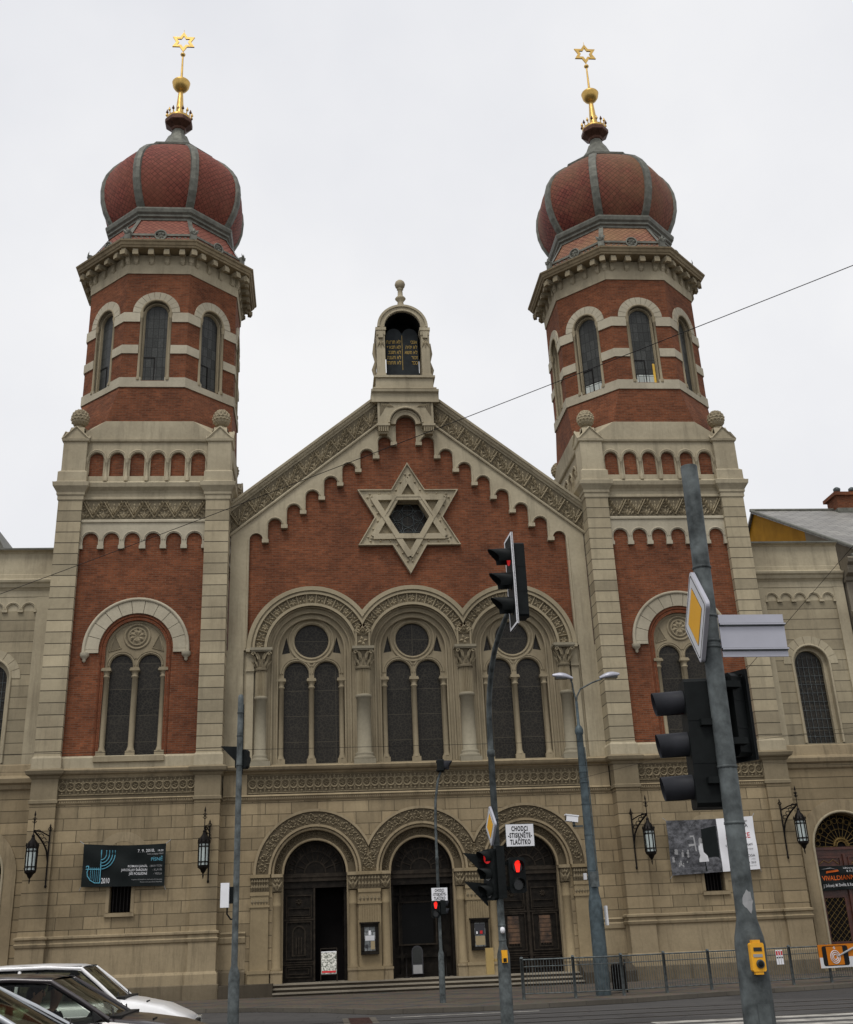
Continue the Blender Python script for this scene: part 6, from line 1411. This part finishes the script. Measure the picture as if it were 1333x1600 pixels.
# ------------------------------------------------------------------ cars
def autoglass(name, tint, spec=1.0):
    m, t, b = newmat(name); t.nodes.remove(b); o = [n for n in t.nodes if n.type == 'OUTPUT_MATERIAL'][0]
    tr = t.nodes.new('ShaderNodeBsdfTransparent'); tr.inputs[0].default_value = (*tint, 1); g_ = t.nodes.new('ShaderNodeBsdfGlossy'); g_.inputs['Roughness'].default_value = .03
    fr_ = t.nodes.new('ShaderNodeFresnel'); fr_.inputs[0].default_value = 1.28; mx_ = t.nodes.new('ShaderNodeMixShader'); L(t, fr_.outputs[0], mx_.inputs[0]); L(t, tr.outputs[0], mx_.inputs[1]); L(t, g_.outputs[0], mx_.inputs[2]); L(t, mx_.outputs[0], o.inputs['Surface'])
    return m
M['cglass'] = autoglass('car_glass', (.52, .56, .52)); M['cglassg'] = autoglass('green_tinted_car_glass', (.42, .50, .38))
def paintm(name, col, metal=.0, rough=.28):
    m, t, b = newmat(name); b.inputs['Base Color'].default_value = (*col, 1); b.inputs['Metallic'].default_value = metal; b.inputs['Roughness'].default_value = rough; b.inputs['Coat Weight'].default_value = .6; b.inputs['Coat Roughness'].default_value = .06
    g_ = t.nodes.new('ShaderNodeTexCoord').outputs['Object']; L(t, ramp(t, noise(t, g_, 3, 6, .7), .3, .75, tuple(c*.86 for c in col), tuple(min(1, c*1.05) for c in col)), b.inputs['Base Color']); return m
M['pwhite'] = paintm('white_car_paint', (.86, .85, .84), 0, .35); M['pdark'] = paintm('dark_brown_car_paint', (.045, .037, .038), .3); M['psilver'] = paintm('silver_car_paint', (.50, .52, .54), .4)
M['rubber'] = plain('tyre_rubber', (.015, .015, .015), .8); M['trim'] = plain('black_car_trim', (.02, .02, .02), .5); M['seat'] = plain('dark_seat_fabric', (.035, .032, .032), .9); M['headl'] = plain('headlamp_glass', (.45, .45, .42), .12); M['amber'] = plain('amber_indicator', (.60, .18, .01), .2); M['skin'] = plain('skin', (.38, .21, .14), .6, 0, .08, 6); M['hair'] = plain('dark_hair', (.018, .012, .010), .7, 0, .2, 20); M['cloth_dark'] = plain('dark_jacket', (.02, .02, .024), .9, 0, .15, 8); M['cloth_tan'] = plain('tan_shirt', (.22, .14, .08), .9, 0, .15, 8)
def lerp(a, b, q): return a+(b-a)*q
def car(root, p, paint, glass):
    """x=0 is the nose, the car reaches back to x=-L; z up"""
    Ln, W = p['L'], p['W']/2; xc, xf, xr, xb = p['xc'], p['xf'], p['xr'], p['xb']; zc_, zr, zb = p['zc'], p['zr'], p['zb']
    st = [(0.0, .50, .34, .84), (-.02, .60, .26, .90), (-.06, p['zn']-.05, .22, .94), (-.14, p['zn'], .2, .96), (xc*.4, lerp(p['zn'], zc_, .52), .2, .99), (xc*.75, lerp(p['zn'], zc_, .84), .2, 1.0), (xc, zc_, .2, 1.0), (xc-.5, zb, .2, 1.0), (lerp(xc, xb, .5), zb, .2, 1.0), (xb, zb+.01, .2, 1.0), (-Ln+.14, p['zt'], .22, .97), (-Ln+.04, p['zt']-.06, .26, .93), (-Ln, .58, .34, .86)]
    m = MB(); P = []; n = 0
    for x, zt, z0, k in st:
        w_ = W*k; half = [(0, zt+.012), (w_*.55, zt+.008), (w_*.90, zt-.012), (w_*.965, zt-.045), (w_*1.0, (zt*.62+z0*.38)), (w_*.985, lerp(z0, zt, .3)), (w_*.95, z0+.03), (w_*.85, z0), (0, z0)]
        sec = [(y, z) for y, z in half] + [(-y, z) for y, z in reversed(half[1:-1])]; n = len(sec); P += [(x, y, z) for y, z in sec]
    m.add(P, [(i*n+k, i*n+(k+1) % n, (i+1)*n+(k+1) % n, (i+1)*n+k) for i in range(len(st)-1) for k in range(n)], 0, True)
    m.add(P[:n], [tuple(range(n))], 0); m.add(P[-n:], [tuple(range(n))[::-1]], 0)
    # roof
    wt = W*.80; wb = W*.955; RP = []; rs_ = [(xf, zr-.035), (xf-.12, zr-.008), (lerp(xf, xr, .35), zr+.012), (lerp(xf, xr, .7), zr+.008), (xr+.1, zr-.012), (xr, zr-.04)]
    for x, z in rs_:
        for y, dz in ((-1.03, -.045), (-1.0, -.02), (-.9, .0), (-.5, .016), (0, .022), (.5, .016), (.9, 0), (1.0, -.02), (1.03, -.045)): RP.append((x, wt*y, z+dz))
    nn = 9; m.add(RP, [(i*nn+k, (i+1)*nn+k, (i+1)*nn+k+1, i*nn+k+1) for i in range(len(rs_)-1) for k in range(nn-1)], 0, True)
    m.add([(x-.06, y*.94, z-.045) for x, y, z in RP], [(i*nn+k, i*nn+k+1, (i+1)*nn+k+1, (i+1)*nn+k) for i in range(len(rs_)-1) for k in range(nn-1)], 1)
    xm = lerp(xf, xr, .52); xm2 = xm-.02
    for s in (-1, 1):
        T = lambda x, z=zr-.06: (x, s*wt*1.0, z); B_ = lambda x, z=zb-.01: (x, s*wb, z)
        for (a0, b0, r_) in ((B_(xc+.02, zc_-.02), T(xf+.0, zr-.05), .027), (B_(xm2), T(xm), .026), (B_(xb, zb), T(xr, zr-.05), .05)):
            m.sweep([a0, tuple((Vector(a0)+Vector(b0))/2+Vector((0, s*.012, .01))), b0], r_, 6, 0); m.sweep([tuple(Vector(a0)+Vector((-.03, -s*.045, .0))), tuple((Vector(a0)+Vector(b0))/2+Vector((-.03, -s*.035, .0))), tuple(Vector(b0)+Vector((-.03, -s*.04, -.01)))], r_*.98, 6, 1)
        m.sweep([T(xf+.01, zr-.05), T(lerp(xf, xr, .3), zr-.02), T(lerp(xf, xr, .7), zr-.02), T(xr, zr-.05)], .028, 6, 0)
        m.sweep([(xf, s*wt*.98, zr-.022), (lerp(xf, xr, .5), s*wt*.98, zr+.0), (xr+.05, s*wt*.98, zr-.03)], .011, 4, 1)
        m.box(lerp(0, -Ln, .04), -Ln+.1, min(s*W*.995, s*W*1.015), max(s*W*.995, s*W*1.015), .50, .58, 1)
    body = m.build('body', [paint, 'trim'], root)
    for s in (-1, 1):       # sills of side glass
        for (x0, x1, t0, t1) in ((xc-.03, xm2, xf-.03, xm), (xm2-.05, xb+.05, xm-.05, xr+.05)):
            g_ = MB(); g_.add([(x0, s*wb*.985, zb), (x1, s*wb*.985, zb), (t1, s*wt*.99, zr-.07), (t0, s*wt*.99, zr-.07)], [(0, 1, 2, 3)]); g_.build('side_window', glass, root)
        dr_ = MB(); dr_.sweep([(xc-.02, s*W*1.003, zb-.05), (xc-.0, s*W*1.006, .35), (xm2, s*W*1.006, .3), (xm2, s*W*1.003, zb-.04)], .006, 4); dr_.sweep([(xm2-.1, s*W*1.012, zb-.12), (xm2+.02, s*W*1.012, zb-.12)], .014, 5); dr_.build('door_seam', 'trim', root)
        mr = MB(); mr.add([(xc-.16, s*(W*.97), zb+.02), (xc-.12, s*(W*.97), zb+.1), (xc-.13, s*(W+.16), zb+.13), (xc-.10, s*(W+.17), zb+.02), (xc-.02, s*(W+.02), zb+.03), (xc-.03, s*(W+.13), zb+.05)], [(0, 3, 2, 1), (1, 2, 5, 4), (0, 4, 5, 3), (2, 3, 5), (0, 1, 4)]); mr.build('wing_mirror', 'trim', root)
    g_ = MB(); P = []
    for i in range(7):
        v = i/6
        for j in range(9):
            u = -1+j/4; bow = .07*(1-u*u); P.append((lerp(xc, xf, v)+bow*(1-.4*v), lerp(wb*.95, wt*.96, v)*u, lerp(zc_-.01, zr-.035, v)))
    g_.add(P, [(i*9+j, i*9+j+1, (i+1)*9+j+1, (i+1)*9+j) for i in range(6) for j in range(8)], 0, True); ws = g_.build('windscreen', glass, root)
    g_ = MB(); P = [(lerp(xb, xr, v)-.03, lerp(wb*.93, wt*.95, v)*u, lerp(zb+.01, zr-.04, v)) for v in (0, 1) for u in (-1, 1)]; g_.add(P, [(0, 1, 3, 2)]); g_.build('rear_window', glass, root)
    for s in (-1, 1):
        w_ = MB(); w_.sweep([(xc+.07, s*.5-.3, zc_+.012), (xc+.02, s*.5-.05, zc_+.05), (xc-.02, s*.5+.18, zc_+.07)], .009, 4); w_.build('wiper', 'trim', root)
    v_ = MB(); v_.box(xc-.0, xc+.14, -W*.84, W*.84, zc_-.03, zc_+.012); v_.box(xc*.62, xc*.62+.015, -.55, -.25, lerp(p['zn'], zc_, .72)-.03, lerp(p['zn'], zc_, .72)+.022); v_.build('scuttle_vent', 'trim', root)
    # lamps, grille, bumpers
    for s in (-1, 1):
        l_ = MB(); l_.box(-.10, .005, min(s*W*.50, s*W*.82), max(s*W*.50, s*W*.82), p['zn']-.19, p['zn']-.06); l_.build('headlight', 'headl', root)
        l_ = MB(); l_.box(-.13, -.012, min(s*W*.83, s*W*.945), max(s*W*.83, s*W*.945), p['zn']-.19, p['zn']-.07); l_.build('indicator', 'amber', root)
        l_ = MB(); l_.box(-Ln-.01, -Ln+.1, min(s*W*.62, s*W*.88), max(s*W*.62, s*W*.88), .62, .80); l_.build('tail_light', 'redprint', root)
    l_ = MB(); l_.box(-.06, .004, -W*.47, W*.47, p['zn']-.19, p['zn']-.08)
    for k in range(4): l_.box(-.02, .012, -W*.47, W*.47, p['zn']-.18+k*.027, p['zn']-.172+k*.027)
    l_.build('grille', 'trim', root)
    for x0, x1 in ((-.06, .09), (-Ln-.09, -Ln+.06)): b_ = MB(); b_.box(x0, x1, -W*.93, W*.93, .36, .50); b_.build('bumper', 'trim', root)
    pl = MB(); pl.box(.09, .10, -.26, .26, .37, .48); pl.build('number_plate', 'white', root)
    for xw in (-.72, -Ln+.68):
        for s in (-1, 1):
            w_ = MB(); w_.M = Matrix.Translation((xw, s*(W-.09), .29)) @ Matrix.Rotation(R(90), 4, 'X')
            w_.lathe([(.19, -.09), (.27, -.09), (.29, -.06), (.29, .06), (.27, .09), (.19, .09), (.19, -.09)], 24, cap=False); wh = w_.build('wheel', 'rubber', root)
            w_ = MB(); w_.M = Matrix.Translation((xw, s*(W-.05), .29)) @ Matrix.Rotation(R(90), 4, 'X'); w_.lathe([(.001, -.03), (.05, -.035), (.19, -.0), (.195, .05), (.001, .05)], 20); w_.build('rim', 'galvd', wh)
            a_ = MB(); a_.prism(arc(xw, .29, .335, 0, PI, 16)+[(xw-.335, .2), (xw+.335, .2)], s*(W*1.004) if s < 0 else W*.9, (s*W*.9 if s < 0 else W*1.004), 0, back=True); a_.build('wheel_arch', 'trim', root)
    # cabin
    c = MB(); c.box(xc-.35, xc-.05, -W*.8, W*.8, .72, zc_-.06); c.box(xb+.2, xc-.3, -W*.85, W*.85, .25, .35); c.build('dashboard', 'trim', root)
    for s in (-1, 1):
        for x in (lerp(xc, xm, .95)-.12, xr+.45):
            q = MB(); q.box(x-.05, x+.45, s*.36-.24, s*.36+.24, .38, .52); q.add([(x-.02, s*.36-.24, .5), (x-.02, s*.36+.24, .5), (x-.17, s*.36+.21, 1.08), (x-.17, s*.36-.21, 1.08), (x-.14, s*.36-.24, .5), (x-.14, s*.36+.24, .5), (x-.27, s*.36+.21, 1.06), (x-.27, s*.36-.21, 1.06)], [(0, 1, 2, 3), (4, 7, 6, 5), (0, 3, 7, 4), (1, 5, 6, 2), (3, 2, 6, 7)])
            q.box(x-.28, x-.19, s*.36-.12, s*.36+.12, 1.10, 1.26); q.build('car_seat', 'seat', root)
    q = MB(); q.M = Matrix.Translation((xc-.42, .36, .93)) @ Matrix.Rotation(R(-62), 4, 'Y'); q.lathe  # steering wheel (driver on the left)
    q.sweep([(.18*cos(k*PI/10), .18*sin(k*PI/10), 0) for k in range(21)], .013, 5); q.sweep([(-.18, 0, 0), (.18, 0, 0)], .015, 5); q.sweep([(0, 0, 0), (0, 0, -.3)], .02, 5); q.build('steering_wheel', 'trim', root)
def seated(label, loc, rz, shirt, hairlen=0, hands=True):
    """a seated adult; seat surface at local z=0, facing +x; one continuous skinned body"""
    root = bpy.data.objects.new('person', None)
    bm_v = [(0, 0, .10, .135), (.0, 0, .24, .13), (-.03, 0, .38, .145), (-.05, 0, .50, .12), (-.03, 0, .575, .055), (-.01, 0, .64, .052), (.0, 0, .70, .075), (.005, 0, .775, .088), (.0, 0, .83, .07)]
    E_ = [(i, i+1) for i in range(8)]; V = [v[:3] for v in bm_v]; Rr = [v[3] for v in bm_v]
    def chain(start, pts):
        a_ = start
        for x, y, z, r in pts: V.append((x, y, z)); Rr.append(r); E_.append((a_, len(V)-1)); a_ = len(V)-1
        return a_
    for s in (-1, 1):
        chain(3, [(-.05, s*.13, .50, .07), (-.03, s*.185, .47, .062), (.08, s*.23, .30, .045), (.16, s*.225, .22, .04), (.32, s*.16, .31, .03), (.38, s*.145, .345, .026)])
        chain(0, [(.06, s*.09, .08, .10), (.28, s*.11, .10, .085), (.46, s*.12, .10, .065), (.55, s*.12, -.08, .052), (.62, s*.12, -.26, .042), (.72, s*.12, -.29, .038)])
    me = bpy.data.meshes.new('person'); me.from_pydata(V, E_, []); o = bpy.data.objects.new('person', me); COL.objects.link(o)
    md = o.modifiers.new('s', 'SKIN'); 
    for i, r in enumerate(Rr): me.skin_vertices[0].data[i].radius = (r*1.15 if i in (1, 2, 3) else r, r)
    me.skin_vertices[0].data[0].use_root = True
    o.modifiers.new('u', 'SUBSURF').levels = 2; o.modifiers['u'].render_levels = 2
    me2 = bpy.data.meshes.new_from_object(o.evaluated_get(bpy.context.evaluated_depsgraph_get())); bpy.data.objects.remove(o)
    p = bpy.data.objects.new('person', me2); COL.objects.link(p); me2.materials.clear(); me2.materials.append(M['skin']); me2.materials.append(M[shirt])
    for f_ in me2.polygons:
        c = f_.center; f_.use_smooth = True; f_.material_index = 1 if (c.z < .56 and c.x < .36) or c.z < .12 else 0
    p.location = loc; p.rotation_euler = (0, 0, rz); tag(p, label, 'person')
    # face
    q = MB(); q.lathe([(.001, -.02), (.012, -.015), (.016, 0), (.008, .03), (.001, .04)], 8, (.088, 0)); 
    q.v = [v+Vector((0, 0, .755)) for v in q.v]
    for s in (-1, 1):
        q.M = Matrix.Translation((-.005, s*.085, .765)); q.lathe([(.001, -.03), (.012, -.02), (.016, .01), (.001, .03)], 8); q.M = Matrix()
    q.build('nose_and_ears', 'skin', p)
    q = MB()
    for s in (-1, 1): q.M = Matrix.Translation((.078, s*.032, .785)); q.lathe([(.001, -.01), (.011, 0), (.001, .01)], 8)
    q.M = Matrix(); q.box(.078, .084, -.025, .025, .718, .723); q.build('eyes_and_mouth', 'hair', p)
    q = MB(); P = []
    for i in range(9):
        th = PI*.02+PI*(.56 if not hairlen else .72)*i/8
        for k in range(16):
            a_ = 2*PI*k/16; back = .5-.5*cos(a_)      # 1 at the back
            t2 = th*(.52+.48*back); P.append((.0+.103*sin(t2)*cos(a_)-.008, .094*sin(t2)*sin(a_), .785+.10*cos(t2)-(.05*back*i/8 if hairlen else 0)))
    q.add(P, [(i*16+k, i*16+(k+1) % 16, (i+1)*16+(k+1) % 16, (i+1)*16+k) for i in range(8) for k in range(16)], 0, True); q.build('hair', 'hair', p)
    if hands:
        for s in (-1, 1):
            q = MB(); q.sweep([(.375, s*.145, .345), (.42, s*.14, .365), (.44, s*.138, .37)], [.026, .036, .03], 8)
            for k in range(4):
                y = s*(.138-.028+.019*k); q.sweep([(.435, y, .378-.004*abs(k-1)), (.475, y, .392-.003*k), (.492, y, .378), (.485, y, .358)], [.0095, .009, .008, .007], 6)
            q.sweep([(.40, s*.115, .37), (.43, s*.098, .392), (.455, s*.10, .40)], [.012, .010, .008], 6); q.build('hand', 'skin', p)
    return p
def mkcar(label, nx, yc, p, paint, glass):
    t = thing('car', label, 'car', (nx, yc, 0), 'cars passing in front of the synagogue'); car(t, p, paint, glass); return t
mkcar('white hatchback with person behind the windscreen, farthest of the three cars', -5.55, -23.7, dict(L=3.82, W=1.62, xc=-1.14, xf=-1.66, xr=-3.35, xb=-3.62, zn=.80, zc=1.07, zb=1.02, zr=1.53, zt=.98), 'pwhite', 'cglass')
mkcar('dark brown car with two people inside, between the white car and the silver car', -4.85, -28.0, dict(L=4.1, W=1.66, xc=-1.22, xf=-1.88, xr=-3.30, xb=-3.85, zn=.82, zc=1.03, zb=.98, zr=1.46, zt=.98), 'pdark', 'cglass')
mkcar('silver car with green tinted windscreen cut off by the lower left picture corner', -4.95, -31.25, dict(L=4.1, W=1.66, xc=-1.15, xf=-1.90, xr=-3.40, xb=-3.85, zn=.80, zc=1.04, zb=.99, zr=1.47, zt=.98), 'psilver', 'cglassg')
seated('person in a tan shirt sitting at the wheel behind the windscreen of the white car', (-5.5-1.98, -23.7+.36, .55), 0, 'cloth_tan')
seated('dark haired passenger in a dark jacket seen through the side window of the dark car', (-4.85-2.10, -28.0-.36, .52), 0, 'cloth_dark', 1)
seated('person in a dark jacket at the wheel of the dark car beyond the other occupant', (-4.85-2.02, -28.0+.36, .52), 0, 'cloth_dark')
